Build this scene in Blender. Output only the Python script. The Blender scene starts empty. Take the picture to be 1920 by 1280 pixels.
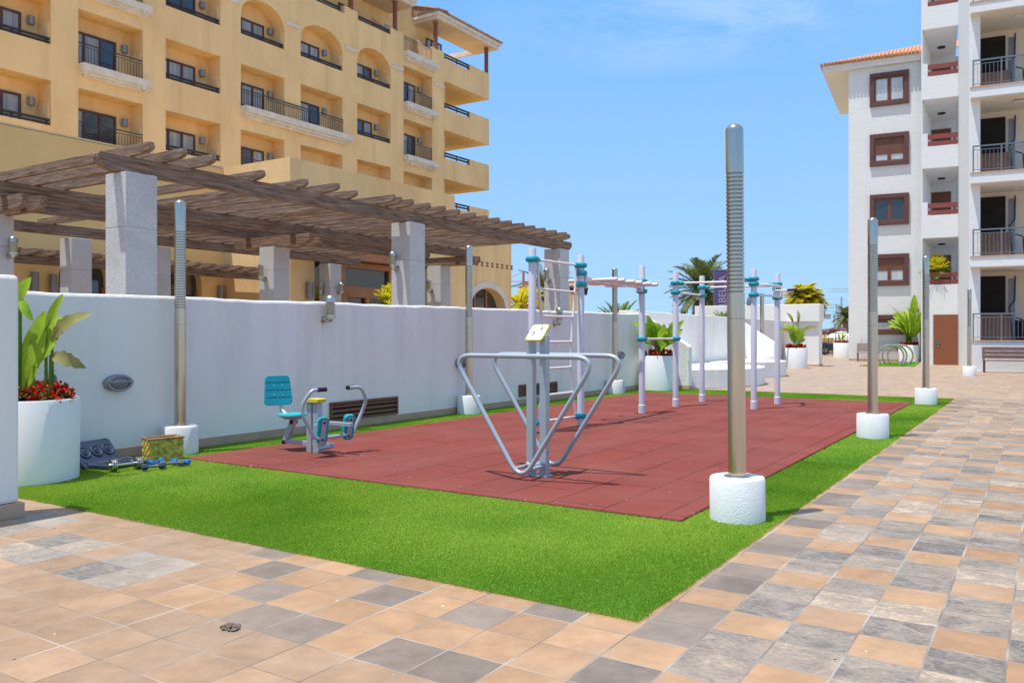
import bpy, bmesh, math, random
import numpy as np
from mathutils import Vector, Matrix
R = math.radians
random.seed(7)
sc = bpy.context.scene
C = sc.collection
# ------------------------------------------------------------------ camera, sky, sun, exposure
cam = bpy.data.objects.new('camera', bpy.data.cameras.new('camera')); C.objects.link(cam)
cam.location = (0, 0, 1.4); cam.rotation_euler = (R(90), 0, R(32.6276))
cam.data.lens = 29.29; cam.data.sensor_width = 36; cam.data.shift_y = -0.00625
cam.data.clip_start = 0.1; cam.data.clip_end = 3000
sc.camera = cam
SUN = Vector((-0.14, -0.23, 0.963)).normalized()
EL = math.asin(SUN.z); ROT = math.atan2(SUN.x, SUN.y)
w = bpy.data.worlds.new("World"); sc.world = w; w.use_nodes = True
nt = w.node_tree; nt.nodes.clear()
wo = nt.nodes.new('ShaderNodeOutputWorld'); bg = nt.nodes.new('ShaderNodeBackground')
sky = nt.nodes.new('ShaderNodeTexSky'); sky.sky_type = 'NISHITA'; sky.sun_disc = False
sky.sun_elevation = EL; sky.sun_rotation = ROT; sky.air_density = 1.0; sky.dust_density = 0.1; sky.ozone_density = 1.0
# thin high cloud: noise on the ray direction, in one patch of the sky
tc = nt.nodes.new('ShaderNodeTexCoord')
mp = nt.nodes.new('ShaderNodeMapping'); mp.inputs['Rotation'].default_value = (0, 0, R(-20)); mp.inputs['Scale'].default_value = (2.2, 5.0, 9.0)
no = nt.nodes.new('ShaderNodeTexNoise'); no.inputs['Scale'].default_value = 1.3; no.inputs['Detail'].default_value = 7; no.inputs['Roughness'].default_value = 0.62; no.inputs['Distortion'].default_value = 0.6
rp = nt.nodes.new('ShaderNodeValToRGB'); rp.color_ramp.elements[0].position = 0.38; rp.color_ramp.elements[1].position = 0.72
dot = nt.nodes.new('ShaderNodeVectorMath'); dot.operation = 'DOT_PRODUCT'; dot.inputs[1].default_value = (-0.335, 0.872, 0.335)
mr = nt.nodes.new('ShaderNodeMapRange'); mr.inputs[1].default_value = 0.962; mr.inputs[2].default_value = 1.0
mu = nt.nodes.new('ShaderNodeMath'); mu.operation = 'MULTIPLY'
mx = nt.nodes.new('ShaderNodeMix'); mx.data_type = 'RGBA'; mx.inputs['B'].default_value = (4.2, 5.2, 6.1, 1)
mu2 = nt.nodes.new('ShaderNodeMath'); mu2.operation = 'MULTIPLY'; mu2.inputs[1].default_value = 1.0
L = nt.links.new
L(tc.outputs['Generated'], mp.inputs['Vector']); L(mp.outputs[0], no.inputs['Vector']); L(no.outputs['Fac'], rp.inputs[0])
L(tc.outputs['Generated'], dot.inputs[0]); L(dot.outputs['Value'], mr.inputs[0])
sz = nt.nodes.new('ShaderNodeSeparateXYZ'); L(tc.outputs['Generated'], sz.inputs[0])
za = nt.nodes.new('ShaderNodeMath'); za.operation = 'SUBTRACT'; za.inputs[1].default_value = .342; L(sz.outputs['Z'], za.inputs[0])
zb = nt.nodes.new('ShaderNodeMath'); zb.operation = 'ABSOLUTE'; L(za.outputs[0], zb.inputs[0])
zc = nt.nodes.new('ShaderNodeMapRange'); zc.inputs[1].default_value = .052; zc.inputs[2].default_value = .005; L(zb.outputs[0], zc.inputs[0])
zd = nt.nodes.new('ShaderNodeMath'); zd.operation = 'MULTIPLY'; L(rp.outputs[0], zd.inputs[0]); L(zc.outputs[0], zd.inputs[1])
L(zd.outputs[0], mu.inputs[0]); L(mr.outputs[0], mu.inputs[1]); L(mu.outputs[0], mu2.inputs[0])
# blue haze of the lower sky: colour by elevation, fading into the Nishita sky higher up
sx = nt.nodes.new('ShaderNodeSeparateXYZ'); L(tc.outputs['Generated'], sx.inputs[0])
cr = nt.nodes.new('ShaderNodeValToRGB'); c_ = cr.color_ramp
c_.elements[0].position = 0.0; c_.elements[0].color = (.46, .73, 1.0, 1); c_.elements[1].position = 0.42; c_.elements[1].color = (.185, .47, 1.0, 1)
e_ = c_.elements.new(.14); e_.color = (.345, .63, 1.0, 1)
L(sx.outputs['Z'], cr.inputs[0])
sc_ = nt.nodes.new('ShaderNodeVectorMath'); sc_.operation = 'SCALE'; sc_.inputs['Scale'].default_value = 5.7; L(cr.outputs[0], sc_.inputs[0])
fa = nt.nodes.new('ShaderNodeMapRange'); fa.inputs[1].default_value = .38; fa.inputs[2].default_value = .8; fa.inputs[3].default_value = 1; fa.inputs[4].default_value = 0; L(sx.outputs['Z'], fa.inputs[0])
sm = nt.nodes.new('ShaderNodeMix'); sm.data_type = 'RGBA'; L(fa.outputs[0], sm.inputs['Factor']); 
fill_sky = nt.nodes.new('ShaderNodeHueSaturation'); fill_sky.inputs['Saturation'].default_value = .5; fill_sky.inputs['Value'].default_value = 1.2; L(sky.outputs[0], fill_sky.inputs['Color'])   # upper sky out of view, desaturated and brightened as added neutral fill light
L(fill_sky.outputs[0], sm.inputs['A']); L(sc_.outputs[0], sm.inputs['B'])
L(mu2.outputs[0], mx.inputs['Factor']); L(sm.outputs['Result'], mx.inputs['A']); L(mx.outputs['Result'], bg.inputs[0])
bg.inputs[1].default_value = 0.14
L(bg.outputs[0], wo.inputs[0])
sl = bpy.data.objects.new('sun', bpy.data.lights.new('sun', 'SUN')); C.objects.link(sl)
sl.data.energy = 4.0; sl.data.angle = R(0.5); sl.data.color = (1, 0.955, 0.88)
sl.rotation_euler = (-SUN).to_track_quat('-Z', 'Y').to_euler()
sc.view_settings.view_transform = 'Standard'; sc.view_settings.look = 'None'
sc.view_settings.exposure = 0.37; sc.view_settings.gamma = 1
sc.render.engine = 'CYCLES'

# ------------------------------------------------------------------ materials
MATS = {}
def newmat(name):
    m = bpy.data.materials.new(name); m.use_nodes = True
    MATS[name] = m
    return m, m.node_tree.nodes, m.node_tree.links, m.node_tree.nodes['Principled BSDF']
def mixc(N, Lk, a, b, fac):
    x = N.new('ShaderNodeMix'); x.data_type = 'RGBA'
    for k, v in (('A', a), ('B', b)):
        if isinstance(v, tuple): x.inputs[k].default_value = (*v, 1)
        else: Lk(v, x.inputs[k])
    if isinstance(fac, (int, float)): x.inputs['Factor'].default_value = fac
    else: Lk(fac, x.inputs['Factor'])
    return x.outputs['Result']
def ramp(N, Lk, src, p0, p1):
    r = N.new('ShaderNodeValToRGB'); r.color_ramp.elements[0].position = p0; r.color_ramp.elements[1].position = p1
    Lk(src, r.inputs[0]); return r.outputs[0]
def M(name, col, rough=.6, metal=0, var=.12, vs=3, bump=0, bs=60, dirt=None, ds=1.2, dlo=.55, dhi=.75, stretch=(1, 1, 1), trans=0, spec=.5, detail=5, streak=None):
    m, N, lk, b = newmat(name); Lk = lk.new
    b.inputs['Roughness'].default_value = rough; b.inputs['Metallic'].default_value = metal
    b.inputs['Specular IOR Level'].default_value = spec
    t = N.new('ShaderNodeTexCoord'); mp = N.new('ShaderNodeMapping'); mp.inputs['Scale'].default_value = stretch
    Lk(t.outputs['Object'], mp.inputs['Vector'])
    n = N.new('ShaderNodeTexNoise'); n.inputs['Scale'].default_value = vs; n.inputs['Detail'].default_value = detail
    Lk(mp.outputs[0], n.inputs['Vector'])
    lo = tuple(max(0, c * (1 - var)) for c in col); hi = tuple(min(1, c * (1 + var)) for c in col)
    c = mixc(N, Lk, lo, hi, ramp(N, Lk, n.outputs['Fac'], .3, .7))
    if dirt:
        n2 = N.new('ShaderNodeTexNoise'); n2.inputs['Scale'].default_value = ds; n2.inputs['Detail'].default_value = 8; n2.inputs['Roughness'].default_value = .65
        Lk(mp.outputs[0], n2.inputs['Vector'])
        c = mixc(N, Lk, c, dirt, ramp(N, Lk, n2.outputs['Fac'], dlo, dhi))
    if streak:
        ms = N.new('ShaderNodeMapping'); ms.inputs['Scale'].default_value = streak[1]; Lk(t.outputs['Object'], ms.inputs['Vector'])
        n4 = N.new('ShaderNodeTexNoise'); n4.inputs['Scale'].default_value = 1; n4.inputs['Detail'].default_value = 6; n4.inputs['Roughness'].default_value = .6; Lk(ms.outputs[0], n4.inputs['Vector'])
        c = mixc(N, Lk, c, streak[0], ramp(N, Lk, n4.outputs['Fac'], streak[2], streak[3]))
    Lk(c, b.inputs['Base Color'])
    if bump:
        n3 = N.new('ShaderNodeTexNoise'); n3.inputs['Scale'].default_value = bs; n3.inputs['Detail'].default_value = 4
        Lk(mp.outputs[0], n3.inputs['Vector'])
        bp = N.new('ShaderNodeBump'); bp.inputs['Strength'].default_value = bump; bp.inputs['Distance'].default_value = .02
        Lk(n3.outputs['Fac'], bp.inputs['Height']); Lk(bp.outputs[0], b.inputs['Normal'])
    if trans:
        b.inputs['Transmission Weight'].default_value = trans
    return m
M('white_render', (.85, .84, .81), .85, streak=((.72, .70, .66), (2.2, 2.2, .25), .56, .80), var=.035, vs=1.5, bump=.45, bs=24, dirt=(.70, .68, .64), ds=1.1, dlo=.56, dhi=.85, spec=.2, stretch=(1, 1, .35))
M('white_brick', (.78, .80, .81), .8, streak=((.62, .60, .55), (2.5, 2.5, .3), .60, .82), var=.03, vs=2, bump=.5, bs=9, stretch=(1, 1, 4), dirt=(.7, .69, .66), ds=1.1, dlo=.62, dhi=.8, spec=.2)
M('planter_white', (.80, .83, .83), .35, var=.02)
M('concrete_white', (.78, .79, .79), .85, var=.03, vs=6, bump=.22, bs=70, spec=.2, dirt=(.55, .53, .5), ds=9, dlo=.68, dhi=.8)
M('stucco', (.87, .61, .31), .9, streak=((.70, .47, .21), (1.6, 1.6, .12), .54, .78), var=.07, vs=.9, bump=.5, bs=14, dirt=(.74, .49, .22), ds=.5, dlo=.5, dhi=.8, stretch=(1, 1, .45), spec=.15)
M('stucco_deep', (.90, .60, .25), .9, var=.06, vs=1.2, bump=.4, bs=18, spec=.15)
M('stucco_pale', (.82, .60, .34), .9, var=.07, vs=1.5, bump=.4, bs=18, spec=.15)
M('cornice', (.72, .66, .57), .85, var=.1, vs=3, bump=.3, bs=30, dirt=(.52, .42, .32), ds=1.6, dlo=.58, dhi=.8)
M('soffit', (.60, .49, .37), .9, var=.12, vs=.8)
M('dark_wood', (.10, .034, .018), .45, var=.3, vs=4, stretch=(1, 1, .3))
M('oak_frame', (.40, .16, .06), .5, var=.2, vs=4)
M('rail_dark', (.035, .022, .016), .5, var=.2)
M('rail_iron', (.05, .055, .065), .45, metal=.3, var=.1)
M('rail_grey', (.20, .22, .25), .4, metal=.5, var=.1)
M('red_column', (.21, .065, .035), .6, var=.15)
M('lamp_grey', (.30, .31, .33), .4, metal=.6, var=.05)
M('curtain', (.62, .60, .54), .9, var=.18, vs=9, stretch=(1, 1, .02), detail=2)
M('dark_room', (.02, .017, .014), .9, var=.3)
M('maroon', (.118, .048, .043), .6, var=.06)
M('maroon_wood', (.24, .06, .05), .55, var=.15, vs=6, stretch=(.3, 1, 3))
M('win_wood', (.17, .055, .025), .45, var=.15)
M('shutter', (.18, .075, .045), .6, var=.05)
M('door_brown', (.26, .085, .035), .5, var=.05)
M('black_door', (.010, .008, .008), .85, var=.5, vs=2)
M('beige_wall', (.70, .64, .55), .9, var=.04)
M('stair_tile', (.30, .17, .11), .7, var=.12, vs=5)
M('granite', (.52, .52, .53), .7, var=.28, vs=75, bump=.1, bs=90, dirt=(.40, .39, .37), ds=.9, dlo=.52, dhi=.8)
for nm, st in (('wood_u', (9, .6, 9)), ('wood_v', (.6, 9, 9))):
    M(nm, (.205, .135, .098), .85, var=.55, vs=4, stretch=st, bump=.35, bs=14, dirt=(.38, .30, .245), ds=2.2, dlo=.5, dhi=.8, spec=.2)
M('steel', (.60, .52, .43), .22, metal=1, var=.07, vs=5, stretch=(12, 12, .6), bump=.03, bs=60)
M('steel_dark', (.34, .29, .24), .35, metal=1, var=.1)
M('steel_slot', (.74, .71, .66), .45, metal=.4, var=.05)
M('lamp_steel', (.55, .52, .46), .3, metal=1, var=.15, vs=20)
M('lamp_glass', (.50, .40, .20), .25, var=.1)
M('grey_paint', (.40, .46, .51), .35, metal=.25, var=.05)
M('lilac_paint', (.62, .62, .70), .35, var=.03)
M('white_paint', (.78, .72, .72), .4, var=.03)
M('teal', (.0, .30, .38), .4, var=.08, vs=10)
M('teal_bright', (.02, .38, .45), .45, var=.06)
M('black_rubber', (.015, .015, .017), .6)
M('plaque_white', (.80, .82, .78), .4, var=.02)
M('plaque_yellow', (.62, .58, .05), .45)
M('ink', (.06, .06, .06), .6)
M('vent_brown', (.16, .065, .03), .5, var=.1)
M('vent_hole', (.012, .007, .005), .9)
M('tile_base', (.52, .35, .24), .7, var=.12, vs=4)
M('soil', (.05, .035, .025), .95, var=.4, vs=30)
M('navy_plastic', (.030, .045, .085), .4, var=.1)
M('chrome', (.75, .75, .76), .15, metal=1)
M('grey_iron', (.17, .165, .17), .5, metal=.3, var=.15)
M('blue_vinyl', (.01, .16, .55), .4)
M('navy_vinyl', (.03, .05, .09), .45)
M('wicker', (.52, .42, .075), .7, var=.45, vs=22, bump=.5, bs=30)
M('wicker_rim', (.30, .16, .09), .8, var=.3, vs=20)
M('roof_tile', (.62, .30, .15), .8, var=.28, vs=5, bump=.2)
M('roof_tile_dark', (.33, .19, .12), .85, var=.3, vs=5)
M('white_eave', (.78, .76, .72), .8, var=.03)
M('trunk', (.17, .12, .08), .95, var=.4, vs=8, bump=1, bs=12)
M('car_paint', (.05, .07, .10), .25, metal=.4)
M('tyre', (.012, .012, .012), .8)
M('crane_grey', (.30, .36, .45), .7)
M('crane_red', (.45, .13, .10), .7)
M('iron_black', (.02, .022, .025), .5)
M('bench_wood', (.21, .12, .095), .6, var=.25, vs=6, stretch=(.3, 3, 3))
M('bench_grey', (.33, .28, .26), .7, var=.1)
M('banner', (.105, .08, .22), .7, var=.1)
M('banner_text', (.42, .38, .58), .7)
M('dry_grass', (.42, .30, .10), .95, var=.3, vs=4)
M('clear_plastic', (.45, .55, .62), .12, var=.05)
M('leaf_litter', (.19, .15, .115), .95, var=.4, vs=60, bump=1, bs=80)
M('canvas', (.80, .78, .74), .9, var=.03)
def leafmat(name, a, b, trans=.25, rough=.58, vs=9):
    m, N, lk, p = newmat(name); Lk = lk.new
    g = N.new('ShaderNodeNewGeometry'); t = N.new('ShaderNodeTexCoord')
    n = N.new('ShaderNodeTexNoise'); n.inputs['Scale'].default_value = vs; Lk(t.outputs['Object'], n.inputs['Vector'])
    ad = N.new('ShaderNodeMath'); ad.operation = 'MULTIPLY_ADD'; Lk(g.outputs['Random Per Island'], ad.inputs[0]); ad.inputs[1].default_value = .6
    Lk(n.outputs['Fac'], ad.inputs[2])
    c = mixc(N, Lk, a, b, ramp(N, Lk, ad.outputs[0], .4, 1.1))
    Lk(c, p.inputs['Base Color']); p.inputs['Roughness'].default_value = rough
    p.inputs['Specular IOR Level'].default_value = .3
    tr = N.new('ShaderNodeBsdfTranslucent'); Lk(c, tr.inputs['Color'])
    ms = N.new('ShaderNodeMixShader'); ms.inputs[0].default_value = trans
    Lk(p.outputs[0], ms.inputs[1]); Lk(tr.outputs[0], ms.inputs[2])
    Lk(ms.outputs[0], N['Material Output'].inputs['Surface'])
    return m
leafmat('turf_blade', (.14, .345, .015), (.37, .52, .055), .3, .6, 1.1)
leafmat('banana_leaf', (.16, .36, .01), (.42, .56, .04), .4)
leafmat('dry_leaf', (.25, .24, .05), (.42, .38, .16), .3)
leafmat('green_leaf', (.06, .20, .015), (.16, .34, .03), .3)
leafmat('palm_leaf', (.075, .115, .035), (.20, .24, .08), .2)
leafmat('palm_dry', (.20, .15, .06), (.30, .23, .10), .2)
leafmat('yellow_palm', (.42, .46, .02), (.74, .62, .03), .6)
leafmat('orange_palm', (.55, .32, .03), (.60, .42, .04), .35)
leafmat('cycad_leaf', (.07, .15, .01), (.24, .34, .03), .25)
leafmat('red_petal', (.34, .006, .02), (.75, .025, .015), .3, .6, 30)
leafmat('maroon_leaf', (.10, .02, .015), (.20, .15, .02), .25, .6, 30)
leafmat('hedge_leaf', (.05, .08, .03), (.12, .15, .05), .2)
leafmat('bougain_leaf', (.22, .10, .12), (.34, .17, .18), .25)
# glass: dark reflective pane over a dark room
def glassmat(name, base, rough=.05):
    m, N, lk, p = newmat(name)
    p.inputs['Base Color'].default_value = (*base, 1); p.inputs['Roughness'].default_value = rough
    p.inputs['Specular IOR Level'].default_value = .8; p.inputs['Coat Weight'].default_value = .5; p.inputs['Coat Roughness'].default_value = .02
    return m
glassmat('glass_dark', (.03, .04, .05)); glassmat('glass_shop', (.035, .045, .045))
def curtain_glass(name, a, b):
    m, N, lk, p = newmat(name); Lk = lk.new
    t = N.new('ShaderNodeTexCoord'); mp = N.new('ShaderNodeMapping'); mp.inputs['Scale'].default_value = (14, 14, .15)
    n = N.new('ShaderNodeTexNoise'); n.inputs['Scale'].default_value = 1.0; n.inputs['Detail'].default_value = 2
    Lk(t.outputs['Object'], mp.inputs['Vector']); Lk(mp.outputs[0], n.inputs['Vector'])
    Lk(mixc(N, Lk, a, b, ramp(N, Lk, n.outputs['Fac'], .35, .65)), p.inputs['Base Color'])
    p.inputs['Roughness'].default_value = .5; p.inputs['Coat Weight'].default_value = 1; p.inputs['Coat Roughness'].default_value = .02
curtain_glass('glass_curtain', (.24, .235, .22), (.46, .44, .40)); curtain_glass('glass_curtain_white', (.42, .48, .52), (.62, .66, .70))

def pavement_mat():
    m, N, lk, p = newmat('paving'); Lk = lk.new
    uv = N.new('ShaderNodeUVMap'); uv.uv_map = 'UVMap'
    at = N.new('ShaderNodeAttribute'); at.attribute_name = 'tilecol'
    fr = N.new('ShaderNodeVectorMath'); fr.operation = 'FRACTION'; Lk(uv.outputs[0], fr.inputs[0])
    fl = N.new('ShaderNodeVectorMath'); fl.operation = 'FLOOR'; Lk(uv.outputs[0], fl.inputs[0])
    sp = N.new('ShaderNodeSeparateXYZ'); Lk(fr.outputs[0], sp.inputs[0])
    # distance to the tile edge
    def edge(o):
        a = N.new('ShaderNodeMath'); a.operation = 'SUBTRACT'; Lk(o, a.inputs[0]); a.inputs[1].default_value = .5
        b = N.new('ShaderNodeMath'); b.operation = 'ABSOLUTE'; Lk(a.outputs[0], b.inputs[0]); return b.outputs[0]
    mxx = N.new('ShaderNodeMath'); mxx.operation = 'MAXIMUM'
    eu = N.new('ShaderNodeMath'); eu.operation = 'SUBTRACT'; Lk(edge(sp.outputs['Y']), eu.inputs[0]); eu.inputs[1].default_value = .006
    Lk(edge(sp.outputs['X']), mxx.inputs[0]); Lk(eu.outputs[0], mxx.inputs[1])
    gr = N.new('ShaderNodeMapRange'); gr.inputs[1].default_value = .479; gr.inputs[2].default_value = .487; Lk(mxx.outputs[0], gr.inputs[0])
    wn = N.new('ShaderNodeTexWhiteNoise'); wn.noise_dimensions = '2D'; Lk(fl.outputs[0], wn.inputs['Vector'])
    # per tile value shift
    hs = N.new('ShaderNodeHueSaturation')
    mrv = N.new('ShaderNodeMapRange'); mrv.inputs[3].default_value = .90; mrv.inputs[4].default_value = 1.09; Lk(wn.outputs['Value'], mrv.inputs[0])
    Lk(mrv.outputs[0], hs.inputs['Value']); Lk(at.outputs['Color'], hs.inputs['Color'])
    t = N.new('ShaderNodeTexCoord')
    # vary noise position per tile so that each slate has its own veins
    off = N.new('ShaderNodeVectorMath'); off.operation = 'MULTIPLY_ADD'; Lk(wn.outputs['Color'], off.inputs[0]); off.inputs[1].default_value = (9, 9, 9); Lk(t.outputs['Object'], off.inputs[2])
    mpv = N.new('ShaderNodeMapping'); mpv.inputs['Scale'].default_value = (2.2, 3.4, 1); Lk(off.outputs[0], mpv.inputs['Vector'])
    nv = N.new('ShaderNodeTexNoise'); nv.inputs['Scale'].default_value = 2.6; nv.inputs['Detail'].default_value = 9; nv.inputs['Roughness'].default_value = .74; nv.inputs['Distortion'].default_value = .9
    Lk(mpv.outputs[0], nv.inputs['Vector'])
    slate = N.new('ShaderNodeValToRGB'); cr = slate.color_ramp
    cr.elements[0].position = .38; cr.elements[0].color = (.125, .115, .108, 1); cr.elements[1].position = .63; cr.elements[1].color = (.52, .40, .29, 1)
    e = cr.elements.new(.46); e.color = (.235, .205, .178, 1); e = cr.elements.new(.56); e.color = (.335, .265, .205, 1)
    ngr = N.new('ShaderNodeTexNoise'); ngr.inputs['Scale'].default_value = 38; ngr.inputs['Detail'].default_value = 6; ngr.inputs['Roughness'].default_value = .75; Lk(t.outputs['Object'], ngr.inputs['Vector'])
    mg = N.new('ShaderNodeMix'); mg.inputs['Factor'].default_value = .42; Lk(nv.outputs['Fac'], mg.inputs['A']); Lk(ngr.outputs['Fac'], mg.inputs['B'])
    ofs = N.new('ShaderNodeMath'); ofs.operation = 'MULTIPLY_ADD'; ofs.inputs[1].default_value = .16; Lk(wn.outputs['Value'], ofs.inputs[0])
    sb = N.new('ShaderNodeMath'); sb.operation = 'SUBTRACT'; sb.inputs[1].default_value = .08; Lk(mg.outputs['Result'], sb.inputs[0]); Lk(sb.outputs[0], ofs.inputs[2])
    Lk(ofs.outputs[0], slate.inputs[0])
    c = mixc(N, Lk, hs.outputs[0], slate.outputs[0], at.outputs['Alpha'])
    # broad soft mottling and small dirt
    nd = N.new('ShaderNodeTexNoise'); nd.inputs['Scale'].default_value = 5; nd.inputs['Detail'].default_value = 8; nd.inputs['Roughness'].default_value = .65; Lk(off.outputs[0], nd.inputs['Vector'])
    mm = N.new('ShaderNodeMapRange'); mm.inputs[1].default_value = .3; mm.inputs[2].default_value = .7; mm.inputs[3].default_value = .80; mm.inputs[4].default_value = 1.15; Lk(nd.outputs['Fac'], mm.inputs[0])
    vm = N.new('ShaderNodeMix'); vm.data_type = 'RGBA'; vm.blend_type = 'MULTIPLY'; vm.inputs['Factor'].default_value = 1; Lk(c, vm.inputs['A'])
    cmb = N.new('ShaderNodeCombineColor'); [Lk(mm.outputs[0], cmb.inputs[i]) for i in range(3)]; Lk(cmb.outputs[0], vm.inputs['B'])
    c = vm.outputs['Result']
    # dust and faded stains with their own blotchy shapes, running across the joints
    nb = N.new('ShaderNodeTexNoise'); nb.inputs['Scale'].default_value = 1.3; nb.inputs['Detail'].default_value = 9; nb.inputs['Roughness'].default_value = .7; Lk(t.outputs['Object'], nb.inputs['Vector'])
    fb = N.new('ShaderNodeMath'); fb.operation = 'MULTIPLY'; fb.inputs[1].default_value = .38; Lk(ramp(N, Lk, nb.outputs['Fac'], .48, .72), fb.inputs[0])
    c = mixc(N, Lk, c, (.44, .36, .29), fb.outputs[0])
    nq = N.new('ShaderNodeTexNoise'); nq.inputs['Scale'].default_value = 3.1; nq.inputs['Detail'].default_value = 8; nq.inputs['Roughness'].default_value = .7; Lk(t.outputs['Object'], nq.inputs['Vector'])
    fq = N.new('ShaderNodeMath'); fq.operation = 'MULTIPLY'; fq.inputs[1].default_value = .45; Lk(ramp(N, Lk, nq.outputs['Fac'], .57, .76), fq.inputs[0])
    c = mixc(N, Lk, c, (.22, .155, .105), fq.outputs[0])
    # white droppings / lime specks and dark specks
    for scv, lo, hi, colr in ((9, .79, .805, (.62, .59, .55)), (11, .765, .78, (.06, .045, .035)), (17, .775, .79, (.60, .57, .52))):
        ns = N.new('ShaderNodeTexNoise'); ns.inputs['Scale'].default_value = scv; ns.inputs['Detail'].default_value = 2; Lk(t.outputs['Object'], ns.inputs['Vector'])
        c = mixc(N, Lk, c, colr, ramp(N, Lk, ns.outputs['Fac'], lo, hi))
    ng = N.new('ShaderNodeTexNoise'); ng.inputs['Scale'].default_value = 2.2; ng.inputs['Detail'].default_value = 4; Lk(t.outputs['Object'], ng.inputs['Vector'])
    gc = mixc(N, Lk, (.20, .165, .14), (.44, .39, .345), ramp(N, Lk, ng.outputs['Fac'], .42, .68))
    c = mixc(N, Lk, c, gc, gr.outputs[0])
    Lk(c, p.inputs['Base Color']); p.inputs['Roughness'].default_value = .55; p.inputs['Specular IOR Level'].default_value = .25
    h = N.new('ShaderNodeMath'); h.operation = 'MULTIPLY_ADD'; Lk(gr.outputs[0], h.inputs[0]); h.inputs[1].default_value = -.5; Lk(nv.outputs['Fac'], h.inputs[2])
    bp = N.new('ShaderNodeBump'); bp.inputs['Strength'].default_value = .25; bp.inputs['Distance'].default_value = .006; Lk(h.outputs[0], bp.inputs['Height']); Lk(bp.outputs[0], p.inputs['Normal'])
pavement_mat()
def rubber_mat():
    m, N, lk, p = newmat('rubber_floor'); Lk = lk.new
    t = N.new('ShaderNodeTexCoord')
    mp = N.new('ShaderNodeMapping'); mp.inputs['Rotation'].default_value = (0, 0, R(90)); Lk(t.outputs['Object'], mp.inputs['Vector'])
    br = N.new('ShaderNodeTexBrick'); br.inputs['Scale'].default_value = 1; br.inputs['Brick Width'].default_value = 1.0; br.inputs['Row Height'].default_value = .49
    br.inputs['Mortar Size'].default_value = .011; br.inputs['Color1'].default_value = (.215, .046, .033, 1); br.inputs['Color2'].default_value = (.175, .046, .037, 1); br.inputs['Mortar'].default_value = (.085, .018, .015, 1)
    Lk(mp.outputs[0], br.inputs['Vector'])
    n = N.new('ShaderNodeTexNoise'); n.inputs['Scale'].default_value = 1.1; n.inputs['Detail'].default_value = 6; Lk(t.outputs['Object'], n.inputs['Vector'])
    c = mixc(N, Lk, br.outputs['Color'], (.23, .072, .058), ramp(N, Lk, n.outputs['Fac'], .40, .80))
    n2 = N.new('ShaderNodeTexNoise'); n2.inputs['Scale'].default_value = 170; n2.inputs['Detail'].default_value = 2; Lk(t.outputs['Object'], n2.inputs['Vector'])
    c = mixc(N, Lk, c, (.17, .035, .03), ramp(N, Lk, n2.outputs['Fac'], .52, .75))
    n4 = N.new('ShaderNodeTexNoise'); n4.inputs['Scale'].default_value = 26; n4.inputs['Detail'].default_value = 1; Lk(t.outputs['Object'], n4.inputs['Vector'])
    c = mixc(N, Lk, c, (.48, .33, .28), ramp(N, Lk, n4.outputs['Fac'], .77, .79))
    Lk(c, p.inputs['Base Color']); p.inputs['Roughness'].default_value = .85; p.inputs['Specular IOR Level'].default_value = .2
    bp = N.new('ShaderNodeBump'); bp.inputs['Strength'].default_value = .5; bp.inputs['Distance'].default_value = .004
    Lk(n2.outputs['Fac'], bp.inputs['Height']); Lk(bp.outputs[0], p.inputs['Normal'])
rubber_mat()
M('turf_soil', (.07, .20, .012), .95, var=.25, vs=40)

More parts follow.
